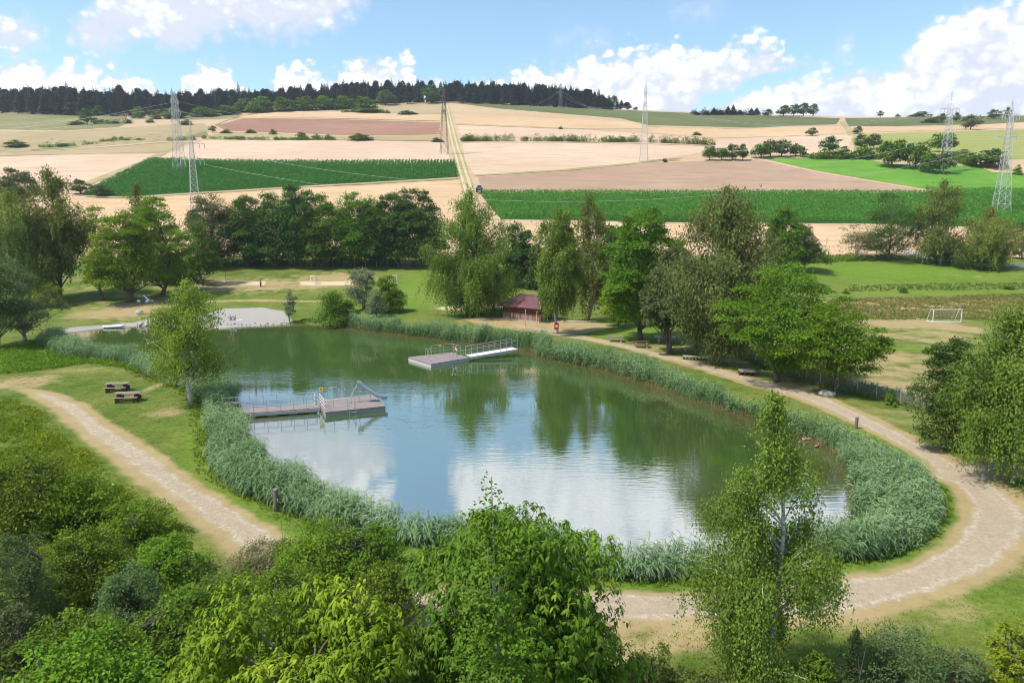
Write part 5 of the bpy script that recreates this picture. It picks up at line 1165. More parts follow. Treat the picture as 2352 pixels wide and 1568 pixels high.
# ==================================================================== PART 6 : objects
M_DECK = plain('deck_boards', (0.275, 0.222, 0.205), .8, 0, .38, 1.6)
M_DECKW = plain('deck_pale', (0.62, 0.60, 0.57), .8, 0, .08, 2.0)
M_CONC = plain('float_concrete', (0.36, 0.35, 0.29), .9, 0, .25, 2.5)
M_STEEL = plain('galvanised_steel', (0.52, 0.54, 0.55), .4, .7, .12, 4)
M_STEELD = plain('steel_grey', (0.36, 0.37, 0.38), .5, .4, .15, 4)
M_WHITE = plain('white_paint', (0.78, 0.78, 0.77), .45, 0, .05)
M_RED = plain('red_paint', (0.62, 0.035, 0.03), .4, 0, .08)
M_ORANGE = plain('orange_paint', (0.72, 0.30, 0.10), .6, 0, .1)
M_RING = plain('life_ring_orange', (0.80, 0.20, 0.08), .5, 0, .08)
M_YEL = plain('yellow_sign', (0.80, 0.50, 0.02), .45, 0, .04)
M_SLIDE = plain('slide_steel_blue', (0.42, 0.50, 0.56), .3, .5, .08)
M_WOOD = plain('weathered_wood', (0.260, 0.205, 0.160), .85, 0, .35, 5)
M_WOODD = plain('dark_trestle', (0.095, 0.045, 0.030), .8, 0, .3, 5)
M_STONE = plain('stone', (0.42, 0.39, 0.35), .9, 0, .3, 2.5)
M_STONEW = plain('pale_stone', (0.45, 0.42, 0.385), .9, 0, .18, 3)
M_DARK = plain('dark_cloth', (0.03, 0.032, 0.036), .7)
M_TENT = plain('tent_cloth', (0.12, 0.145, 0.14), .7)
M_SKIN = plain('skin', (0.50, 0.27, 0.18), .55, 0, .08)
M_HAIR = plain('hair', (0.035, 0.022, 0.015), .6)
M_BLUE = plain('blue_plastic', (0.05, 0.16, 0.60), .4)
M_TYRE = plain('tyre', (0.02, 0.02, 0.02), .8)
M_GLASS = plain('window_glass', (0.02, 0.03, 0.04), .08, 0, .1, 2, .8)
def strip_mat(name, c1, c2, c3, axis_, n):
    m, t = new_mat(name); o = objc(t); wv_ = nd(t, 'ShaderNodeTexNoise'); wv_.noise_dimensions = '3D'
    sc3 = (n, n, .25); t.links.new(vmap(t, o, sc3), wv_.inputs['Vector']); wv_.inputs['Scale'].default_value = 1.0; wv_.inputs['Detail'].default_value = 3
    c = mix_(t, sstep(t, wv_.outputs['Fac'], .38, .5), c1, c2); c = mix_(t, sstep(t, wv_.outputs['Fac'], .54, .62), c, c3)
    finish(t, c, .85, wv_.outputs['Fac'], .01); return m
M_HUTW = strip_mat('hut_boards_brown', (0.060, 0.026, 0.016), (0.115, 0.048, 0.028), (0.16, 0.075, 0.045), 'x', 2.0)
M_HUTL = strip_mat('hut_slabs_weathered', (0.110, 0.060, 0.038), (0.245, 0.165, 0.120), (0.36, 0.285, 0.23), 'x', 6.0)
M_ROOF = plain('roof_felt_maroon', (0.145, 0.062, 0.066), .9, 0, .35, 1.2)

def prism(g, Q, z0, z1, tint=.5):
    Q = np.asarray(Q, float); n = len(Q); V = np.concatenate([np.column_stack([Q, np.full(n, z0)]), np.column_stack([Q, np.full(n, z1)])])
    i = np.arange(n); k = (i + 1) % n; g.add(V, np.stack([i, k, n + k, n + i], 1), [[0, q + 1, q] for q in range(1, n - 1)] + [[n, n + q, n + q + 1] for q in range(1, n - 1)], tint); return g
def pz(x, y, z): return plane_at(x, y, z)
def railing(root, line, z0, h, rails, nposts, name='railing', r=.024, mat=None, loc=(0, 0, 0)):
    """rails as one part, every post a sub-part; line = list of (x, y) world points, z0 scalar or pair"""
    L_ = np.array([np.array(p)[:2] for p in line]); o0 = np.array(loc); zz = np.broadcast_to(np.asarray(z0, float), (len(L_),)) if np.ndim(z0) == 0 or len(z0) == len(L_) else np.linspace(z0[0], z0[1], len(L_))
    g = Geo()
    for f in rails: 
        for q in range(len(L_) - 1): g.bar(np.append(L_[q], zz[q] + h * f) - o0, np.append(L_[q + 1], zz[q + 1] + h * f) - o0, r if f == 1 else r * .8, 6)
    ro = g.build(name, mat or M_STEEL, root)
    s = np.concatenate([[0], np.cumsum(np.linalg.norm(np.diff(L_, axis=0), axis=1))])
    for u in np.linspace(0, s[-1], nposts):
        p = np.array([np.interp(u, s, L_[:, 0]), np.interp(u, s, L_[:, 1]), np.interp(u, s, zz)]) - o0
        Geo().bar(p - [0, 0, .22], p + [0, 0, h], r, 6).build('post', mat or M_STEEL, ro)
    return ro
DZ = .42
def boards(g, Q, z, nb, th=.05):
    """deck of boards across quad Q (a,b,c,d): boards run a->b, spaced along a->d"""
    a, b, c, d = [np.asarray(q)[:2] for q in Q]
    for k in range(nb):
        f0, f1 = k / nb, (k + .93) / nb
        prism(g, [a + (d - a) * f0, b + (c - b) * f0, b + (c - b) * f1, a + (d - a) * f1], z - th, z + .004 * ((k * 7) % 3), .5)
# ---- left jetty
fl, fr_, br_, bl = [pz(x, y, DZ)[:2] for x, y in ((746, 947), (887, 932), (857, 906.5), (728, 918))]
c0 = np.append((fl + fr_ + br_ + bl) / 4, 0.0)
plat = thing('swimming_platform', c0, 'square floating swimming platform with a steel slide standing on it', 'platform')
g = Geo(); boards(g, [q - c0[:2] for q in (fl, fr_, br_, bl)], DZ, 26); g.build('deck', M_DECK, plat)
cq = np.array([fl, fr_, br_, bl]); cq = c0[:2] + (cq - c0[:2]) * .975
prism(Geo(), cq - c0[:2], -.25, DZ - .06).build('float', M_CONC, plat)
e1 = unit(fr_ - fl); e2 = unit(bl - fl); LW = np.linalg.norm(fr_ - fl); LD = np.linalg.norm(bl - fl)
def P_(u, v): return fl + e1 * u + e2 * v
railing(plat, [P_(-.02, LD * .55), P_(0.02, .05), P_(LW * .36, .04)], DZ, 1.0, (.36, .68, 1), 5, loc=c0, mat=M_WHITE, r=.019)
railing(plat, [P_(.15, LD - .05), P_(LW * .34, LD - .05)], DZ, 1.0, (.5, 1), 3, loc=c0)
def ladder(root, p, out, wd, z0, z1, loc, top=.85):
    g = Geo(); out = np.array(out); sx = np.array([-out[1], out[0]]) * wd / 2; o0 = np.array(loc)
    for s in (-1, 1):
        q = p + sx * s; path = [np.append(q - out * .45, z1), np.append(q - out * .40, z1 + top * .95), np.append(q - out * .15, z1 + top), np.append(q + out * .06, z1 + top * .8), np.append(q + out * .09, z0)]
        g.tube(np.array(path) - o0, .022, 6)
    lo = g.build('ladder', M_STEEL, root); g = Geo()
    for z in np.arange(z0 + .12, z1 + .02, .27): g.bar(np.append(p - sx + out * .09, z) - o0, np.append(p + sx + out * .09, z) - o0, .02, 5)
    g.build('rung', M_STEEL, lo)
ladder(plat, P_(LW * .44, 0), -e2, .55, -.45, DZ, c0)
ladder(plat, P_(LW * .42, LD), e2, .5, -.45, DZ, c0)
# slide on the platform
sb = np.append(P_(LW * .62, LD * .50), DZ)
sl_ = thing('water_slide', sb, 'grey steel water slide with a ladder on the left swimming platform', 'slide')
ex, ey = np.append(e1, 0), np.append(e2, 0); ez = np.array([0, 0, 1.0])
sd_ = unit(ex * 1.0 - ey * .25); sw = np.cross(ez, sd_)
prof = catmull([sd_ * -.05 + ez * 1.52, sd_ * .25 + ez * 1.46, sd_ * .8 + ez * 1.0, sd_ * 1.55 + ez * .46, sd_ * 2.1 + ez * .24, sd_ * 2.5 + ez * .25], 5)
g = Geo(); k = len(prof); cs = [(-.33, .28), (-.31, .02), (-.1, -.02), (.1, -.02), (.31, .02), (.33, .28)]
V = np.concatenate([prof + sw * a + ez * b for a, b in cs]); i = np.arange(k - 1)
g.add(V, np.concatenate([np.stack([j * k + i, j * k + i + 1, (j + 1) * k + i + 1, (j + 1) * k + i], 1) for j in range(5)])); g.build('chute', M_SLIDE, sl_, True)
g = Geo()
for s in (-.27, .27): g.tube([sd_ * -.75 + sw * s, sd_ * -.38 + sw * s + ez * .95, sd_ * -.05 + sw * s + ez * 1.52, sd_ * -.02 + sw * s + ez * 1.86, sd_ * .28 + sw * s + ez * 1.82, sd_ * .4 + sw * s + ez * 1.5], .022, 6)
ls = g.build('ladder', M_STEEL, sl_); g = Geo()
for f in np.linspace(.12, .95, 6): p = sd_ * (-.75 + .70 * f) + ez * 1.52 * f; g.bar(p - sw * .27, p + sw * .27, .02, 5)
g.build('rung', M_STEEL, ls)
g = Geo(); g.bar(prof[12] - sw * .2, sd_ * 1.0 - sw * .2, .025, 6); g.bar(prof[12] + sw * .2, sd_ * 1.0 + sw * .2, .025, 6); g.bar(sd_ * .1 + ez * 1.42 - sw * .2, sd_ * .1 - sw * .2, .025, 6); g.bar(sd_ * .1 + ez * 1.42 + sw * .2, sd_ * .1 + sw * .2, .025, 6); g.build('support', M_STEEL, sl_)
# walkway to the platform
wa, wb, wc, wd_ = [pz(x, y, DZ)[:2] for x, y in ((540, 951), (734, 936.5), (727, 926.5), (528, 940))]
wa = wb + (wa - wb) * 1.10; wd_ = wc + (wd_ - wc) * 1.08; c1 = np.append((wa + wb + wc + wd_) / 4, 0)
walk = thing('jetty_walkway', c1, 'long brown boarded walkway from the left reeds to the slide platform', 'jetty')
g = Geo(); boards(g, [q - c1[:2] for q in (wa, wd_, wc, wb)], DZ, 60); g.build('deck', M_DECK, walk)
g = Geo()
for p, q in ((wa, wb), (wd_, wc)):
    d = unit(q - p); nn = np.array([-d[1], d[0]]) * .05; prism(g, np.array([p - nn, q - nn, q + nn, p + nn]) - c1[:2], .12, DZ - .055)
g.build('side_beam', plain('beam_grey', (.42, .42, .39), .8), walk)
g = Geo()
for f in np.linspace(.06, .94, 5): p = wa + (wb - wa) * f; q = wd_ + (wc - wd_) * f; m_ = (p + q) / 2; g.box(np.append(m_ - c1[:2], -.05), (.7, np.linalg.norm(p - q) * .8, .36), math.atan2((wb - wa)[1], (wb - wa)[0]))
g.build('float', M_CONC, walk)
railing(walk, [wa, wb], DZ, 1.0, (.5, 1), 8, loc=c1); railing(walk, [wd_, wc], DZ, 1.0, (.5, 1), 8, loc=c1)
p = wc + (wd_ - wc) * .02
bd = thing('warning_board', np.append(p, DZ), 'narrow red and white striped board at the end of the left walkway', 'sign'); g = Geo()
dv = unit(wb - wc)
for k in range(5): g.box((dv[0] * .22, dv[1] * .22, .12 + .17 * k), (.30, .035, .165), math.atan2(dv[1], dv[0])) if k % 2 else None
g.build('red_stripe', M_RED, bd); g = Geo()
for k in range(5): g.box((dv[0] * .22, dv[1] * .22, .12 + .17 * k), (.30, .032, .17), math.atan2(dv[1], dv[0])) if k % 2 == 0 else None
g.build('white_panel', M_WHITE, bd)
def sign_pole(p, z, h, label, s=.34):
    o = thing('depth_sign', np.append(p, z), label, 'sign'); Geo().bar((0, 0, 0), (0, 0, h + s * .5), .02, 6).build('pole', M_STEEL, o); g = Geo()
    g.box((0, -.03, h + s * .2), (s, .02, s * .95)); g.build('panel', M_YEL, o)
    g = Geo(); g.box((0, -.043, h + s * .3), (s * .5, .006, s * .12)); g.box((0, -.043, h + s * .08), (s * .6, .006, s * .1)); g.build('pictogram', M_DARK, o)
sign_pole(P_(.22, LD * .72), DZ, 1.15, 'small yellow sign on a post at the left slide platform')
# ---- right jetty
ql, qf, qr, qb = [pz(x, y, DZ)[:2] for x, y in ((936.5, 820), (989.6, 836), (1079.5, 821), (1037, 809))]
c2 = np.append((ql + qf + qr + qb) / 4, 0)
pl2 = thing('swimming_platform', c2, 'brown floating platform with a life ring on its railing near the far reeds', 'platform')
g = Geo(); boards(g, [q - c2[:2] for q in (qf, qr, qb, ql)], DZ, 26); g.build('deck', M_DECK, pl2)
cq = np.array([ql, qf, qr, qb]); cq = c2[:2] + (cq - c2[:2]) * .98; prism(Geo(), cq - c2[:2], -.25, DZ - .06).build('float', plain('float_pale', (.52, .51, .47), .85, 0, .15), pl2)
def B_(u, v): return ql + (qb - ql) * u + (qf - ql) * v
railing(pl2, [B_(.52, .02), B_(.98, .03), B_(.985, .42)], DZ, 1.1, (.4, .7, 1), 4, loc=c2)
f1 = unit(qr - qf); f2 = unit(qb - qr)
ladder(pl2, qf + (qr - qf) * .58, np.array([f1[1], -f1[0]]), .5, -.45, DZ, c2); ladder(pl2, B_(.44, 0), -unit(qf - ql), .45, -.45, DZ, c2)
railing(pl2, [qf + (qr - qf) * .66, qf + (qr - qf) * .98], DZ, 1.0, (.5, 1), 3, loc=c2)
ga, gb, gc, gd = pz(1082, 820.5, DZ)[:2], pz(1178, 805.5, .75)[:2], pz(1176, 798, .75)[:2], pz(1044, 814.0, DZ)[:2]
gdir = unit(gb - ga); gw = 1.55; nn = np.array([-gdir[1], gdir[0]]); gd = ga + nn * gw; gb = ga + (gb - ga) * 1.12; gc = gb + nn * gw; c3 = np.append((ga + gb) / 2, 0)
gw_ = thing('gangway', c3, 'white gangway with steel railings from the far reeds to the right platform', 'jetty')
def sloped(g, Q, za, zb, th):
    a, b, c, d = [np.asarray(q)[:2] - c3[:2] for q in Q]; V = [np.append(a, za - th), np.append(b, zb - th), np.append(c, zb - th), np.append(d, za - th), np.append(a, za), np.append(b, zb), np.append(c, zb), np.append(d, za)]
    g.add(V, [[0, 3, 2, 1], [4, 5, 6, 7], [0, 1, 5, 4], [1, 2, 6, 5], [2, 3, 7, 6], [3, 0, 4, 7]])
g = Geo(); sloped(g, (ga, gb, gc, gd), DZ + .06, .92, .05); g.build('deck', M_DECKW, gw_)
g = Geo()
for p, q in ((ga, gb), (gd, gc)): sloped(g, (p - nn * .05, q - nn * .05, q + nn * .05, p + nn * .05), DZ + .0, .86, .22)
g.build('side_beam', plain('beam_pale', (.5, .5, .46), .7), gw_)
railing(gw_, [ga, gb], (DZ + .06, .92), 1.05, (.5, 1), 9, loc=c3); railing(gw_, [gd, gc], (DZ + .06, .92), 1.05, (.5, 1), 9, loc=c3)
p = B_(.97, .28); ring = thing('life_ring', np.append(p, DZ + .62), 'orange and white life ring hung on the right platform railing', 'life ring')
hd = unit(qf - qb); an = np.linspace(0, 2 * math.pi, 25); hv = np.append(hd, 0); oo = np.append(-unit(qr - qf), 0) * .08
circ = np.array([oo + hv * .28 * math.cos(a) + np.array([0, 0, .30 * math.sin(a)]) for a in an]); Geo().tube(circ, .065, 8, cap=False).build('ring', M_RING, ring, True)
for a in (0, 6, 12, 18): Geo().tube(circ[a:a + 3], .069, 8).build('band', M_WHITE, ring)
sign_pole(B_(.72, .02), DZ, .95, 'small yellow sign on the railing of the right platform', .3)

# ---- hut
A = ground_at(1155, 731)[:2]; Bh = ground_at(1239.5, 741.6)[:2]; hx_ = unit(Bh - A); HL = np.linalg.norm(Bh - A); hy_ = np.array([-hx_[1], hx_[0]]); HWd = HL * .62
zc = max(gz(*A), gz(*Bh)); c4 = np.append(A + hx_ * HL / 2 + hy_ * HWd / 2, zc)
hut = thing('wooden_hut', c4, 'brown wooden hut with a maroon hipped roof behind the reeds', 'hut', rz=math.atan2(hx_[1], hx_[0]))
WH = 2.25; lx, ly = HL / 2, HWd / 2
def ring_box(g, lx, ly, z0, z1, th=.1):
    for (cx, cy, sx_, sy_) in ((0, -ly, 2 * lx, th), (0, ly, 2 * lx, th), (-lx, 0, th, 2 * ly - th), (lx, 0, th, 2 * ly - th)): g.box((cx, cy, (z0 + z1) / 2), (sx_, sy_, z1 - z0))
g = Geo(); ring_box(g, lx - .06, ly - .06, .05, WH + .15); g.build('wall', M_HUTW, hut)
g = Geo(); rg = np.random.default_rng(9)
for side in range(4):
    ln = HL if side < 2 else HWd; nb = int(ln / .17)
    for k in range(nb):
        u = -ln / 2 + (k + .5) * ln / nb; hh_ = 1.12 + .05 * rg.normal()
        c = (u, -ly - .02, hh_ / 2 + .05) if side == 0 else (u, ly + .02, hh_ / 2 + .05) if side == 1 else (-lx - .02, u, hh_ / 2 + .05) if side == 2 else (lx + .02, u, hh_ / 2 + .05)
        g.box(c, (.155, .05 + .03 * rg.random(), hh_) if side < 2 else (.05 + .03 * rg.random(), .155, hh_))
g.build('cladding', M_HUTL, hut)
g = Geo(); ring_box(g, lx + .03, ly + .03, -.3, .10, .22); g.build('plinth', M_CONC, hut)
g = Geo(); ex_, ey_ = lx + .75, ly + .75; rz_ = WH + 1.75; rl = lx - ly * .82; ev = [(-ex_, -ey_), (ex_, -ey_), (ex_, ey_), (-ex_, ey_)]
V = [(x, y, WH) for x, y in ev] + [(-rl, 0, rz_), (rl, 0, rz_)] + [(x, y, WH - .14) for x, y in ev]
g.add(V, [[0, 1, 5, 4], [2, 3, 4, 5], [0, 6, 7, 1], [1, 7, 8, 2], [2, 8, 9, 3], [3, 9, 6, 0], [6, 9, 8, 7]], [[1, 2, 5], [3, 0, 4]]); ro = g.build('roof', M_ROOF, hut)
g = Geo()
for a, b in ((V[0], V[4]), (V[1], V[5]), (V[2], V[5]), (V[3], V[4]), (V[4], V[5])): g.bar(np.array(a) + (0, 0, .03), np.array(b) + (0, 0, .03), .09, 5)
g.build('ridge_cap', plain('ridge_cap', (.26, .19, .17), .9), ro)
g = Geo(); g.box((lx * .02, -ly - .045, 1.62), (HL * .62, .05, .72)); g.build('shutter', plain('shutter_brown', (.085, .036, .022), .8, 0, .3, 4), hut)
g = Geo(); g.box((lx + .05, ly * .1, 1.05), (.06, 1.0, 1.95)); g.build('door', plain('door_brown', (.05, .026, .02), .8), hut)
# ---- poles, box, tables
for x, yb, yt, lb in ((1207, 752, 712, 'left one of two thin orange poles in front of the hut'), (1233, 751, 716, 'right one of two thin orange poles in front of the hut')):
    b, H, W = spot(x, yb, yt, 4); t_ = thing('orange_pole', b, lb, 'pole'); Geo().tube([[0, 0, -.2], [0, 0, H]], .065, 8).build('shaft', M_ORANGE, t_); Geo().tube([[0, 0, H], [0, 0, H + .05]], .08, 8).build('cap', M_WHITE, t_)
b = spot(1280, 766, 482, 4)[0]; bx = thing('life_ring_cabinet', b + (-.05, -.30, .62), 'red life-saving cabinet on the white foot of the birch by the hut', 'cabinet')
g = Geo(); g.box((0, 0, .5), (.62, .26, .95)); g.build('case', M_RED, bx); g = Geo(); g.box((0, -.145, .52), (.3, .03, .3)); g.build('window', M_WHITE, bx)
def picnic(x, yb, label, rz, L=1.9, mt=M_WOOD, ml=M_WOODD, sx=1.0):
    b = ground_at(x, yb); t_ = thing('picnic_table', b, label, 'picnic table', None, rz)
    g = Geo(); [g.box((0, -.31 + .155 * k, .74), (L, .145, .055)) for k in range(5)]; g.build('tabletop', mt, t_)
    for s in (-1, 1): g = Geo(); [g.box((0, s * .68 + (k - .5) * .15, .45), (L, .135, .05)) for k in range(2)]; g.build('bench', mt, t_)
    for s in (-1, 1):
        g = Geo(); g.box((s * L * .34, 0, .40), (.14, 1.55, .10)); g.box((s * L * .34, 0, .68), (.12, .72, .08))
        for q in (-1, 1): g.box((s * L * .34, q * .26, .36), (.16, .16, .72)); g.box((s * L * .34, q * .66, .2), (.16, .16, .40))
        g.build('trestle', ml, t_)
picnic(271, 898, 'farther of the two brown picnic tables on the grassy point', rad(6), 2.0)
picnic(295, 921, 'nearer of the two brown picnic tables on the grassy point', rad(6), 2.1)
picnic(1413, 784, 'grey picnic table on stone legs on the lawn left of the big linden', rad(-6), 2.1, M_WOOD, M_STONE)
picnic(1472, 797, 'dark picnic table under the big linden', rad(-4), 2.0, M_WOODD, M_STONE)
b = ground_at(1527, 786); t_ = thing('table_tennis_table', b, 'pale stone table tennis table behind the grey trunks', 'table tennis', None, rad(-8))
g = Geo(); g.box((0, 0, .76), (2.74, 1.52, .07)); g.build('tabletop', plain('slab_grey_green', (.36, .40, .38), .8), t_)
for s in (-1, 1): g = Geo(); g.box((s * .8, 0, .36), (.22, 1.0, .73)); g.build('leg', M_STONE, t_)
g = Geo(); g.box((0, 0, .865), (.03, 1.7, .15)); g.build('net_plate', M_STEEL, t_)
def slab_bench(name, x, yb, L, Wd, H, label, rz, cat, nleg):
    b = ground_at(x, yb); t_ = thing(name, b, label, cat, None, rz); g = Geo(); g.box((0, 0, H), (L, Wd, .10)); g.build('seat' if cat == 'bench' else 'tabletop', M_STONE, t_)
    for k in range(nleg): g = Geo(); g.box((-L * .46 + L * .92 * k / (nleg - 1), 0, H / 2 - .03), (.16, Wd * .9, H)); g.build('leg', M_WOODD, t_)
slab_bench('low_bench', 1598, 826, 2.9, .55, .36, 'long low bench on many dark legs under the shaggy tree', rad(-20), 'bench', 8)
slab_bench('low_table', 1715, 860, 1.55, 1.1, .42, 'low square table of stone slabs on the lawn beside the path', rad(-12), 'low table', 4)
# ---- rocks
def rock_geo(seed, sx, sy, sz):
    rg = np.random.default_rng(seed); n, m_ = 12, 8; V = []
    for i in range(m_ + 1):
        th_ = math.pi * i / m_
        for k in range(n): ph = 2 * math.pi * k / n; V.append((math.sin(th_) * math.cos(ph), math.sin(th_) * math.sin(ph), math.cos(th_)))
    V = np.array(V); f = rdir(rg, 9); dd = V @ f.T; cut = .62 + .3 * rg.random(9); s_ = np.min(np.where(dd > .01, cut / np.maximum(dd, .01), 9), 1); V = V * np.minimum(1, s_)[:, None] * [sx, sy, sz] + (0, 0, sz * .45)
    i = np.arange(m_)[:, None] * n; k = np.arange(n)[None, :]; k2 = (k + 1) % n
    return Geo().add(V, np.stack([i + k, i + n + k, i + n + k2, i + k2], -1).reshape(-1, 4))
def rock(x, yb, w_, d_, h_, seed, label, mat=M_STONE, group=None, rz=0):
    o = rock_geo(seed, w_ / 2, d_ / 2, h_ / 1.3).build('rock', mat); o.location = ground_at(x, yb); o.rotation_euler = (0, 0, rz); tag(o, label, 'rock', group); return o
rock(1897, 908, 1.75, 1.2, .48, 1, 'large flat grey rock beside the path at the wire fence', M_STONE, None, -.2)
rock(2112, 1092, .95, .6, .45, 2, 'pale rock at the edge of the reeds by the path bend', M_STONEW)
rock(320, 722, 1.5, 1.0, .75, 3, 'big whitish boulder on the bare slope above the beach', M_STONEW)
r0 = None
for i in range(10):
    x = 313 + 42 * rng.random(); y = 741 + 11 * rng.random()
    if r0 is None: r0 = rock(x, y, .62, .5, .34, 4, 'pale rock in the heap at the water edge by the standing bather', M_STONEW, 'rocks heaped at the beach water edge')
    else: o = r0.copy(); COL.objects.link(o); o.location = ground_at(x, y); o.rotation_euler = (0, 0, rng.random() * 6); s_ = .6 + .8 * rng.random(); o.scale = (s_, s_, s_ * (.7 + .5 * rng.random()))
for i in range(16):
    x = 520 + 140 * i / 15 + rng.normal() * 3; y = 745 - 4 * max(0, (x - 620) / 40) + rng.normal() * 1.0; o = r0.copy(); COL.objects.link(o); o.location = ground_at(x, y); o.rotation_euler = (0, 0, rng.random() * 6); s_ = .35 + .5 * rng.random(); o.scale = (s_, s_, s_)
    o['label'] = 'small pale rock lining the water edge of the gravel beach'; o['group'] = 'small rocks lining the gravel beach'
# ---- wooden posts
for x, yb, yt, lb in ((633, 1173, 1122, 'dark weathered wooden post between the left path and the reeds'), (1967, 984, 957, 'weathered wooden post at the path edge on the right bank')):
    b, H, W = spot(x, yb, yt, 9); t_ = thing('wooden_post', b, lb, 'post'); g = Geo().tube([[0, 0, -.3], [.02, 0, H * .97]], [.125, .115], 9); g.build('shaft', plain('post_wood', (.17, .135, .11), .9, 0, .45, 7), t_); Geo().tube([[.02, 0, H * .97], [.02, 0, H]], [.12, .10], 9).build('cut_end', M_WOOD, t_)
# ---- fallen branch
b = ground_at(1333, 739); o = Geo().tube(catmull([np.array([-2.6, .5, .12]), np.array([-1.2, .1, .1]), np.array([.1, -.35, .12]), np.array([1.4, -.25, .1]), np.array([2.6, .35, .14])], 4), np.linspace(.09, .05, 17), 7).build('fallen_branch', plain('bleached_wood', (.5, .45, .4), .9)); o.location = b; tag(o, 'bleached bent branch lying on the sandy yard', 'branch')
# ---- wire fences
def wire_fence(name, pts, H, label, nrows, diag, r=.008, post_r=.045, mesh_r=.006, pm=M_STEELD):
    B = np.array([ground_at(x, y) for x, y in pts]); o0 = B.mean(0); t_ = thing(name, o0, label, 'fence')
    for p in B: Geo().bar(p - o0 - [0, 0, .2], p - o0 + [0, 0, H], post_r, 6).build('post', pm, t_)
    g = Geo()
    for a, b in zip(B[:-1], B[1:]):
        for f in np.linspace(.05, .96, nrows): g.bar(a - o0 + [0, 0, H * f], b - o0 + [0, 0, H * f], r, 3)
        if diag:
            n = int(np.linalg.norm(b - a) / diag)
            for k in range(-int(H / diag), n):
                for s in (0, 1):
                    u0, u1 = k * diag, k * diag + H; L_ = np.linalg.norm(b - a); c0_, c1_ = max(0, u0), min(L_, u1)
                    if c1_ <= c0_: continue
                    z0, z1 = c0_ - u0, c1_ - u0
                    if s: z0, z1 = H - z0, H - z1
                    g.bar(a + (b - a) * c0_ / L_ - o0 + [0, 0, z0 * .96], a + (b - a) * c1_ / L_ - o0 + [0, 0, z1 * .96], mesh_r, 3)
    g.build('wire_mesh', M_STEELD, t_)
wire_fence('wire_fence', [(1673, 805), (1705, 818), (1735, 832), (1767, 846), (1802, 860), (1835, 870), (1851, 875), (1883, 884), (1924, 895), (1968, 905), (2012, 916), (2067, 928), (2120, 944), (2180, 962)], 1.5, 'chain-link fence with grey posts between the pond lawn and the sports field', 3, .16)
wire_fence('wire_fence', [(690 + 25 * k, 612 + .12 * k) for k in range(13)], 1.7, 'low wire fence in front of the dark tree row', 4, 0, .012)
wire_fence('wire_fence', [(470 + 27 * k, 609 + .2 * k) for k in range(8)], 1.7, 'wire fence behind the volleyball court', 4, 0, .012)
# ---- sports things
def goal(x0, y0, x1, y1, H, D, label, r=.055, net=True, mat=M_WHITE):
    a, b_ = ground_at(x0, y0), ground_at(x1, y1); c = (a + b_) / 2; d = (b_ - a)[:2]; Wd = np.linalg.norm(d); t_ = thing('goal', c, label, 'goal', None, math.atan2(d[1], d[0])); h = Wd / 2
    for s in (-1, 1): Geo().bar((s * h, 0, 0), (s * h, 0, H), r, 6).build('post', mat, t_)
    Geo().bar((-h - r, 0, H), (h + r, 0, H), r, 6).build('crossbar', mat, t_)
    g = Geo()
    for s in (-1, 1): g.bar((s * h, 0, .04), (s * h, D, .04), r * .7, 5); g.bar((s * h, .0, H), (s * h, D * .45, H), r * .7, 5); g.bar((s * h, D * .45, H), (s * h, D, .04), r * .7, 5)
    g.bar((-h, D, .04), (h, D, .04), r * .7, 5); g.bar((-h, 0, .03), (h, 0, .03), r * .8, 5); g.build('rear_frame', mat, t_)
    if net:
        g = Geo(); n = int(Wd / .2)
        for k in range(n + 1): x = -h + Wd * k / n; g.bar((x, 0, H), (x, D * .45, H), .006, 3); g.bar((x, D * .45, H), (x, D, .05), .006, 3)
        for f in np.linspace(0, 1, 11): g.bar((-h, D * (.45 + .55 * f), H + (.05 - H) * f), (h, D * (.45 + .55 * f), H + (.05 - H) * f), .006, 3)
        for s in (-1, 1):
            for f in np.linspace(.08, .92, 9): g.bar((s * h, 0, H * f), (s * h, D * (.45 + .55 * (1 - f)), H * f), .006, 3)
        g.build('net', plain('net_green', (.20, .32, .24), .8), t_)
goal(2142, 741, 2207, 739.5, 2.05, 1.6, 'white football goal with a green net on the dry pitch')
goal(2324, 742, 2388, 740, 2.05, 1.6, 'white football goal half hidden by the drooping birch at the right edge')
goal(1908, 812, 1945, 800, 2.05, 1.3, 'white football goal half hidden behind the locust tree', net=False)
goal(714, 651, 724, 653, 1.7, 1.4, 'small white handball goal standing on the sand court')
goal(898, 650, 912, 651, 1.7, 1.3, 'small white goal on the lawn behind the far willow bushes')
a, Hh, W = spot(518.5, 650, 622, 4); b_, H2, W = spot(563.5, 645, 616, 4); c = (a + b_) / 2
vb = thing('volleyball_net', c, 'volleyball net with yellow tapes between two poles', 'volleyball net'); Hn = 2.45
for p in (a, b_): Geo().bar(p - c - [0, 0, .1], p - c + [0, 0, Hn + .15], .06, 6).build('pole', M_STEELD, vb)
g = Geo(); q0, q1 = a - c + (b_ - a) * .06, a - c + (b_ - a) * .96
for z in (Hn - .08, Hn - 1.05): g.box(((q0 + q1) / 2) + [0, 0, z], (np.linalg.norm((q1 - q0)[:2]), .04, .13), math.atan2((q1 - q0)[1], (q1 - q0)[0]))
g.bar(q0 + [0, 0, Hn - .1], q0 + [0, 0, Hn - 1.05], .035, 4); g.build('tape', M_YEL, vb); g = Geo()
for f in np.linspace(0, 1, 40): p = q0 + (q1 - q0) * f; g.bar(p + [0, 0, Hn - .1], p + [0, 0, Hn - 1.05], .006, 3)
for z in np.linspace(Hn - 1, Hn - .15, 6): g.bar(q0 + [0, 0, z], q1 + [0, 0, z], .006, 3)
g.build('net', M_DARK, vb)
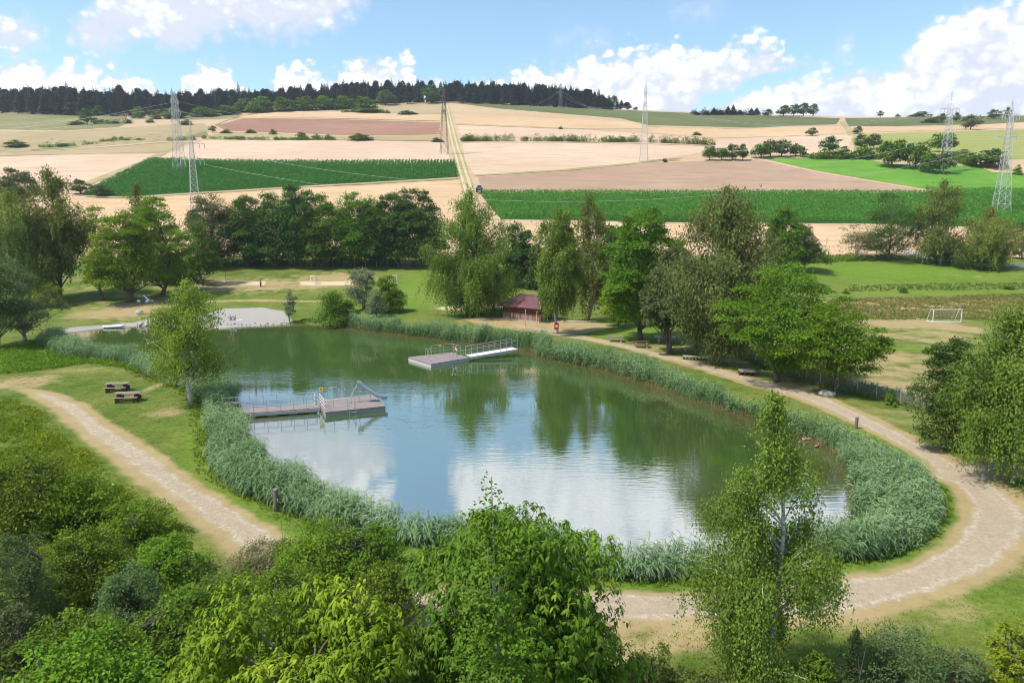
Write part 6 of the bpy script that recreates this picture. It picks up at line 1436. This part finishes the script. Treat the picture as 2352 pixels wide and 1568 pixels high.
# ---- beach things
b = ground_at(337, 692); t_ = thing('beach_tent', b, 'dark grey pointed beach shelter with a pale mat leaning on it', 'tent')
g = Geo(); V = [(-1.1, -.5, 0), (.5, -.5, 0), (.7, .7, 0), (-1.0, .7, 0), (-.35, .15, 1.45)]; g.add(V, None, [[0, 4, 3], [3, 4, 2], [1, 2, 4], [0, 1, 4]]); g.build('canopy', M_TENT, t_)
g = Geo(); g.add([(-.35, -.62, 1.2), (-.05, -.66, 1.3), (1.15, -.7, .12), (.9, -.74, .02), (-.35, -.56, 1.2), (-.05, -.6, 1.3), (1.15, -.64, .12), (.9, -.68, .02)], [[0, 3, 2, 1], [4, 5, 6, 7], [0, 1, 5, 4], [1, 2, 6, 5], [2, 3, 7, 6], [3, 0, 4, 7]]); g.build('mat', M_WHITE, t_)
for i, dx in enumerate((-1.0, .6, 1.5)):
    o = rock_geo(20 + i, .42, .28, .3).build('bag', M_WHITE if i < 2 else M_STONEW); o.location = b + np.array([dx, -1.0, 0]); tag(o, ['pale bag left of the other two before the grey beach shelter', 'pale bag in the middle before the grey beach shelter', 'stone-coloured bag right before the grey beach shelter'][i], 'bag')
bb = ground_at(262, 756); bb[2] = .10; t_ = thing('paddle_board', bb, 'white inflatable boat with a dark inside at the beach water edge', 'boat', None, rad(14))
ang_ = np.linspace(0, 2 * np.pi, 29); g = Geo(); g.tube(np.stack([1.45 * np.sign(np.cos(ang_)) * np.abs(np.cos(ang_)) ** .8, .48 * np.sin(ang_), .12 + .10 * np.maximum(0, np.cos(ang_)) ** 4], 1), .16, 8, cap=False); g.build('tube', M_WHITE, t_, True)
g = Geo(); prism(g, np.stack([1.35 * np.cos(ang_[:-1]), .42 * np.sin(ang_[:-1])], 1), .0, .08); g.build('floor', M_DARK, t_); g = Geo(); g.box((.5, 0, .22), (.22, .8, .06)); g.build('seat', M_WHITE, t_)
def person(loc, joints, edges, radii, label, hair=True, extra=None, rz=0):
    root = thing('person', loc, label, 'person', None, rz); me = bpy.data.meshes.new('body'); me.from_pydata(joints, edges, []); o = bpy.data.objects.new('body', me); COL.objects.link(o); o.parent = root
    md = o.modifiers.new('skin', 'SKIN'); md.use_smooth_shade = True
    for v, r in zip(me.skin_vertices[0].data, radii): v.radius = (r, r)
    me.skin_vertices[0].data[0].use_root = True
    o.modifiers.new('sub', 'SUBSURF').levels = 2; o.modifiers['sub'].render_levels = 2; me.materials.append(M_SKIN)
    return root, o
def stand(x, yb, label, shorts, hgt_m=1.75, rz=0, top=None, pants=False):
    k = hgt_m / 1.75; J = [(0, 0, .95), (0, 0, 1.15), (0, 0, 1.38), (0, 0, 1.5), (0, -.01, 1.62), (0, -.01, 1.70),
        (.10, 0, .88), (.11, -.02, .48), (.11, .02, .08), (.11, -.12, .04), (-.10, 0, .88), (-.12, .02, .48), (-.12, .06, .08), (-.12, -.08, .04),
        (.19, 0, 1.40), (.25, .02, 1.12), (.24, -.10, .90), (.24, -.14, .80), (-.19, 0, 1.40), (-.27, .03, 1.12), (-.20, -.12, .95), (-.16, -.18, .90)]
    J = [tuple(c * k for c in j) for j in J]
    E = [(0, 1), (1, 2), (2, 3), (3, 4), (4, 5), (0, 6), (6, 7), (7, 8), (8, 9), (0, 10), (10, 11), (11, 12), (12, 13), (2, 14), (14, 15), (15, 16), (16, 17), (2, 18), (18, 19), (19, 20), (20, 21)]
    R = [.13, .125, .14, .06, .095, .08, .09, .062, .042, .035, .09, .062, .042, .035, .06, .045, .034, .03, .06, .045, .034, .03]; R = [r * k for r in R]
    root, o = person(ground_at(x, yb), J, E, R, label, rz=rz)
    g = Geo(); n = 12; an_ = np.arange(n + 1) / n * 2 * math.pi
    for s in (-1, 1): g.tube(np.array([(s * .10, 0, .98), (s * .105, 0, .75), (s * .115, -.01, .12 if pants else .52)]) * k, np.array([.135, .12, .075 if pants else .10]) * k, 10)
    g.build('shorts' if not pants else 'trousers', shorts, root, True)
    g = Geo(); g.tube(np.array([(0, .01, 1.56), (0, .015, 1.64), (0, .01, 1.72), (0, 0, 1.775)]) * k, np.array([.07, .108, .102, .04]) * k, 10); g.build('hair', M_HAIR, root, True)
    if top: g = Geo(); g.tube(np.array([(0, 0, .93), (0, 0, 1.15), (0, 0, 1.38), (0, 0, 1.47)]) * k, np.array([.155, .15, .185, .09]) * k, 12); g.build('shirt', top, root, True)
    return root
stand(348.5, 739, 'bather in black shorts standing on the beach above the rock heap', M_DARK, 1.75, .4)
stand(599, 659, 'person in dark trousers walking on the worn grass by the volleyball court', M_DARK, 1.6, 1.2, plain('shirt_tan', (.36, .22, .15), .8), True)
def sit(x, yb, label, cloth, k=.68, rz=0):
    J = [(0, 0, .14), (0, .02, .36), (0, 0, .62), (0, -.02, .72), (0, -.03, .86), (0, -.03, .93), (.10, -.10, .14), (.13, -.46, .38), (.13, -.66, .06), (.13, -.80, .05), (-.10, -.10, .14), (-.13, -.46, .34), (-.13, -.68, .06), (-.13, -.82, .05),
         (.18, 0, .62), (.24, -.10, .38), (.16, -.34, .36), (-.18, 0, .62), (-.25, .06, .36), (-.26, .12, .08)]
    J = [tuple(c * k for c in j) for j in J]; E = [(0, 1), (1, 2), (2, 3), (3, 4), (4, 5), (0, 6), (6, 7), (7, 8), (8, 9), (0, 10), (10, 11), (11, 12), (12, 13), (2, 14), (14, 15), (15, 16), (2, 17), (17, 18), (18, 19)]
    R = [.14, .12, .13, .055, .095, .08, .085, .06, .042, .035, .085, .06, .042, .035, .055, .042, .032, .055, .042, .032]
    root, o = person(ground_at(x, yb), J, E, [r * k for r in R], label, rz=rz)
    g = Geo(); g.tube(np.array([(0, 0, .03), (0, 0, .14), (0, .01, .26)]) * k, np.array([.15, .17, .14]) * k, 10); g.build('swimwear', cloth, root, True)
    g = Geo(); g.tube(np.array([(0, 0, .80), (0, -.005, .88), (0, -.01, .95), (0, -.03, 1.0)]) * k, np.array([.07, .107, .10, .04]) * k, 10); g.build('hair', M_HAIR, root, True)
sit(529, 735, 'child crouching at the left of the group on the gravel beach', M_DARK, .75, .5); sit(541, 735, 'child in red sitting at the right of the group on the gravel beach', M_RED, .8, -.4)
b = ground_at(535, 735); t_ = thing('swim_float', b, 'blue swim float standing between the two children on the beach', 'swim float')
g = Geo(); g.tube(np.stack([.24 * np.cos(ang_), 0 * ang_, .30 + .24 * np.sin(ang_)], 1), .08, 8, cap=False); g.build('ring', M_BLUE, t_, True); g = Geo(); g.box((0, 0, .04), (.3, .2, .08)); g.build('base', M_BLUE, t_)
b = ground_at(549, 736); o = Geo().box((0, 0, .03), (1.2, .7, .04)).build('towel', M_WHITE); o.location = b; tag(o, 'pale towel on the gravel beach beside the child in red', 'towel')
# ---- float line
fp = catmull([pz(x, y, .03) for x, y in ((703, 739), (660, 742), (620, 744), (575, 746.5), (540, 749), (505, 754), (470, 760), (420, 770), (370, 781), (338, 788))], 16)
o0 = fp[len(fp) // 2]; t_ = thing('float_line', o0, 'string of white and red floats across the pond before the beach', 'float line'); Geo().tube(fp - o0, .018, 4).build('rope', M_WHITE, t_)
s_ = np.concatenate([[0], np.cumsum(np.linalg.norm(np.diff(fp, axis=0), axis=1))]); gwh, grd = Geo(), Geo()
for u in np.arange(.2, s_[-1], .55):
    p = np.array([np.interp(u, s_, fp[:, k]) for k in range(3)]); q = np.array([np.interp(u + .26, s_, fp[:, k]) for k in range(3)]); f = u / s_[-1]
    (grd if .50 < f < .60 or .86 < f < .93 else gwh).tube(np.array([p, p + (q - p) * .2, p + (q - p) * .8, q]) - o0, [.03, .085, .085, .03], 6)
tag(gwh.build('white_float', M_WHITE, t_), kind='stuff'); tag(grd.build('red_float', M_RED, t_), kind='stuff')
# ---- ducks
duck0 = None
for i, (x, y, lb) in enumerate([(1773, 977, 'brown duck left of a pair close under the right reeds'), (1784, 976, 'brown duck right of a pair close under the right reeds'), (1836, 1000, 'brown duck swimming tight at the reed edge above the others'), (1836, 1017, 'pale brown duck at the left of the small group'), (1846, 1011, 'brown duck in the middle of the small group'), (1857, 1010, 'brown duck at the right of the small group'), (1876, 1026, 'pale duck swimming apart nearest to the viewer')]):
    b = pz(x, y, 0); rz = rng.random() * 6.28
    if duck0 is None:
        duck0 = thing('duck', b, lb, 'duck', 'ducks by the right reeds', rz); n = 9; u = np.linspace(0, 1, n); g = Geo()
        g.tube(np.stack([-.24 + .46 * u, 0 * u, .055 + .05 * (1 - u) ** 3 + .02 * u], 1), .105 * np.sin(np.pi * np.clip(u * .92 + .05, 0, 1)) ** .6, 8); g.tube([[.15, 0, .08], [.20, 0, .17], [.215, 0, .23], [.235, 0, .245], [.27, 0, .235]], [.05, .034, .042, .040, .02], 8); g.build('body', plain('duck_brown', (.28, .20, .14), .8, 0, .5, 14), duck0, True)
        Geo().tube([[.265, 0, .232], [.32, 0, .222]], [.02, .012], 6).build('bill', M_ORANGE, duck0)
    else: dup(duck0, b, rz, (1, 1, 1), lb)
# ---- vehicles on the hill
b = ground_at(1101, 443); tr = thing('tractor', b + np.array([0, 0, .15]), 'blue tractor with a white cab roof driving down the farm track', 'tractor', None, rad(4))
def wheel(root, x, y, r, wd):
    g = Geo(); an_ = np.linspace(0, 2 * np.pi, 17); g.tube([[x - wd / 2, y, r], [x - wd / 2 + .04, y, r], [x + wd / 2 - .04, y, r], [x + wd / 2, y, r]], [r * .86, r, r, r * .86], 14); wo_ = g.build('wheel', M_TYRE, root); g = Geo(); g.tube([[x - wd / 2 - .02, y, r], [x + wd / 2 + .02, y, r]], [r * .5, r * .5], 12); g.build('rim', M_WHITE, wo_)
for s in (-1, 1): wheel(tr, s * 1.0, .9, .95, .6); wheel(tr, s * .95, -1.5, .68, .5)
M_TB = plain('tractor_blue', (.06, .16, .42), .4)
g = Geo(); g.box((0, -1.35, 1.3), (.95, 1.9, .95)); g.box((0, -2.2, 1.05), (.8, .2, .7)); g.build('bonnet', M_TB, tr); g = Geo(); g.box((0, .35, 1.0), (1.3, 2.4, .5)); g.build('chassis', M_DARK, tr)
g = Geo(); g.box((0, .45, 2.05), (1.5, 1.5, 1.5)); g.build('cab', M_GLASS, tr); g = Geo(); g.box((0, .42, 2.9), (1.75, 1.75, .26)); g.build('roof', M_WHITE, tr)
g = Geo(); [g.box((sx_, sy_, 2.05), (.1, .1, 1.52)) for sx_ in (-.74, .74) for sy_ in (-.28, 1.18)]; g.build('cab_pillar', M_TB, tr)
for s in (-1, 1): g = Geo(); g.box((s * 1.0, .9, 2.0), (.72, 1.5, .1)); g.build('fender', M_TB, tr); g = Geo(); g.box((s * .28, -2.32, 1.3), (.2, .05, .14)); g.build('headlight', M_WHITE, tr)
g = Geo(); g.box((0, -2.6, .75), (2.6, .35, .55)); g.build('front_weight', M_DARK, tr)
b = ground_at(1527, 372.5); ca = thing('parked_car', b + np.array([0, 0, .15]), 'small dark car parked at the field edge beside the tall middle pylon', 'car', None, rad(70))
prof_ = [(-1.95, .35), (-1.98, .85), (-1.85, 1.0), (-1.55, 1.45), (.45, 1.48), (1.05, 1.02), (1.9, .88), (2.0, .6), (1.98, .32)]; n = len(prof_); V = [(x, s * .85 * (.86 if z > 1.2 else 1), z) for s in (-1, 1) for x, z in prof_]
g = Geo(); g.add(V, [[k, (k + 1) % n, n + (k + 1) % n, n + k] for k in range(n)], [[0, k + 1, k] for k in range(1, n - 1)] + [[n, n + k, n + k + 1] for k in range(1, n - 1)]); g.build('body', plain('car_dark', (.03, .035, .045), .3), ca)
g = Geo(); [g.box((-.5, s * .80, 1.22), (1.7, .06, .34)) for s in (-1, 1)]; g.box((-1.76, 0, 1.2), (.06, 1.3, .34)); g.build('window', M_GLASS, ca)
for s in (-1, 1):
    for xw in (-1.25, 1.25): g = Geo(); g.tube([[xw, s * .75, .32], [xw, s * .9, .32]], [.32, .32], 12); g.build('wheel', M_TYRE, ca)
g = Geo(); [g.box((-2.0, s * .6, .8), (.05, .25, .16)) for s in (-1, 1)]; g.build('tail_light', M_RED, ca)
# ---- pylons
M_PY = plain('pylon_grey', (.50, .52, .52), .55, .3, .1); M_PYG = plain('pylon_dull', (.20, .22, .22), .7); M_PYD = plain('pylon_rust', (.12, .095, .085), .8)
def pylon(x, yb, yt, label, wb, wt, arms, rz, mat, peak=0.0, Y=None, r=.09):
    b, H, W = spot(x, yb, yt, 10, Y); b[2] -= .2; t_ = thing('power_pylon', b, label, 'pylon', 'power pylons on the hillside', rz); zt = H * (1 - peak)
    hw = lambda z: (wb + (wt - wb) * min(1, z / zt) ** .8) / 2 if z <= zt else max(.06, wt / 2 * (H - z) / (H - zt))
    zs = [0]; 
    while zs[-1] < zt - 1.2: zs.append(zs[-1] + max(1.5, hw(zs[-1]) * 1.75))
    zs[-1] = zt
    g = Geo(); cn = [(-1, -1), (1, -1), (1, 1), (-1, 1)]
    for z0, z1 in zip(zs[:-1], zs[1:]):
        for k in range(4):
            (a0, a1), (b0, b1) = cn[k], cn[(k + 1) % 4]; p0 = np.array([a0 * hw(z0), a1 * hw(z0), z0]); p1 = np.array([a0 * hw(z1), a1 * hw(z1), z1]); q0 = np.array([b0 * hw(z0), b1 * hw(z0), z0]); q1 = np.array([b0 * hw(z1), b1 * hw(z1), z1])
            g.bar(p0, p1, r, 4); g.bar(p0, q1, r * .6, 3); g.bar(q0, p1, r * .6, 3); g.bar(p1, q1, r * .55, 3)
    if peak:
        for c in cn: g.bar((c[0] * hw(zt), c[1] * hw(zt), zt), (0, 0, H), r * .8, 4)
        for f in (.35, .7):
            z = zt + (H - zt) * f; h = hw(z)
            for k in range(4): g.bar((cn[k][0] * h, cn[k][1] * h, z), (cn[(k + 1) % 4][0] * h, cn[(k + 1) % 4][1] * h, z), r * .5, 3)
    g.build('tower_frame', mat, t_); tips = []; r *= .85
    for f, hl in arms:
        z = H * f; h = hw(z)
        for s in (-1, 1):
            g = Geo()
            tip = np.array([s * hl, 0, z + .1]); tips.append(tip)
            for c in (-1, 1): g.bar((s * h, c * h, z), tip, r * .75, 4)
            g.bar((s * h, 0, z + hl * .28 + .5), tip, r * .6, 3)
            for q in np.linspace(.2, .8, 4): pz0 = np.array([s * h, -h, z]) * (1 - q) + tip * q; pz1 = np.array([s * h, h, z]) * (1 - q) + tip * q; pt = np.array([s * h, 0, z + hl * .28 + .5]) * (1 - q) + tip * q; g.bar(pz0, pz1, r * .4, 3); g.bar(pz0, pt, r * .4, 3); g.bar(pz1, pt, r * .4, 3)
            ar = g.build('crossarm', mat, t_)
            for q in (1.0, .55): p = np.array([s * h, 0, z]) * (1 - q) + tip * q; Geo().tube([p, p - [0, 0, 1.6]], .10, 5).build('insulator', mat, ar)
    Rm = Matrix.Rotation(rz, 3, 'Z'); return [np.array(Rm @ Vector(p)) + b for p in tips], b + np.array([0, 0, H])
E90 = rad(84)
t1, h1_ = pylon(406, 399, 210, 'tall pale lattice pylon in the maize field, left of its arm-bearing neighbour', 4.6, 1.6, [(.78, 4.2), (.90, 3.2), (.66, 3.6)], E90, M_PY, .03)
t2, h2_ = pylon(443, 506, 270, 'pale pylon with two wide arms just right of the tall left pylon', 3.6, 1.0, [(.60, 3.6), (.76, 4.0)], rad(28), M_PY, .20)
t3, h3_ = pylon(1020, 354, 203, 'rusty dark pylon standing beside the farm track', 4.2, 1.1, [(.66, 3.4), (.80, 2.6)], E90, M_PYD, .04, r=.085)
t4, h4_ = pylon(1481, 371, 185, 'tall pale pylon in the middle of the stubble fields', 4.2, 1.0, [(.72, 3.4), (.84, 2.6)], E90, M_PY, .05)
t5, h5_ = pylon(2178, 398, 207, 'pale pylon with drooping arms behind the green field trees', 4.2, 1.3, [(.78, 4.6)], rad(8), M_PY, .16)
t6, h6_ = pylon(2312, 494, 225, 'nearest tall pylon with two arms at the right edge', 4.6, 1.1, [(.68, 3.6), (.86, 2.6)], rad(-10), M_PY, .13)
t7, h7_ = pylon(1288, 250, 190, 'small pale pylon in front of the ridge forest', 3.6, 1.2, [(.62, 5.0), (.80, 4.0)], rad(30), M_PYG, .05, r=.10)
def wire(a, b, sag, label, r=.03, n=24):
    u = np.linspace(0, 1, n)[:, None]; p = a + (b - a) * u; p[:, 2] -= sag * 4 * (u * (1 - u))[:, 0]; o0 = p[0].copy(); o = Geo().tube(p - o0, r, 4).build('power_line', M_PY); o.location = o0; tag(o, label, 'power line', 'power lines between the pylons')
for k in (1, 3): wire(t2[k] - [0, 0, 1.5], t6[k] - [0, 0, 1.5], 15.5 + .5 * k, 'power line hanging from the left two-armed pylon to the nearest right pylon', .035)
for k in (0, 1, 3): wire(t1[k], t1[k] + np.array([-190, -60 + 20 * k, -18]), 5, 'power line running left from the tall left pylon')
for k in (0, 1, 3): wire(t1[k], t3[min(k, 3)], 9, 'power line from the tall left pylon to the rusty pylon')
for k in (0, 1, 3): wire(t3[k], t7[k], 10, 'power line from the rusty pylon to the small ridge pylon', .03)
for k in (0, 1): wire(t4[k], t7[k] + [0, 0, 1], 8, 'power line from the tall middle pylon to the small ridge pylon', .03)
for k in (0, 1): wire(t4[k], t5[k], 9, 'power line from the tall middle pylon to the pylon behind the green trees', .03)
for k in (0, 1, 2): wire(t6[k], t6[k] + np.array([150, -30, 4]), 5, 'power line leaving the nearest pylon to the right')

# ==================================================================== haze
g = Geo().box((0, 640, 108), (2100, 1780, 221)); hz = g.build('haze', None or M_WHITE); hz.data.materials.clear(); tag(hz, kind='stuff')
m, t = new_mat('haze_air'); pv_ = nd(t, 'ShaderNodeVolumePrincipled'); pv_.inputs['Color'].default_value = (.80, .88, 1.0, 1); pv_.inputs['Density'].default_value = 0.00012; pv_.inputs['Anisotropy'].default_value = 0.2
om = nd(t, 'ShaderNodeOutputMaterial'); t.links.new(pv_.outputs[0], om.inputs['Volume']); hz.data.materials.append(m)
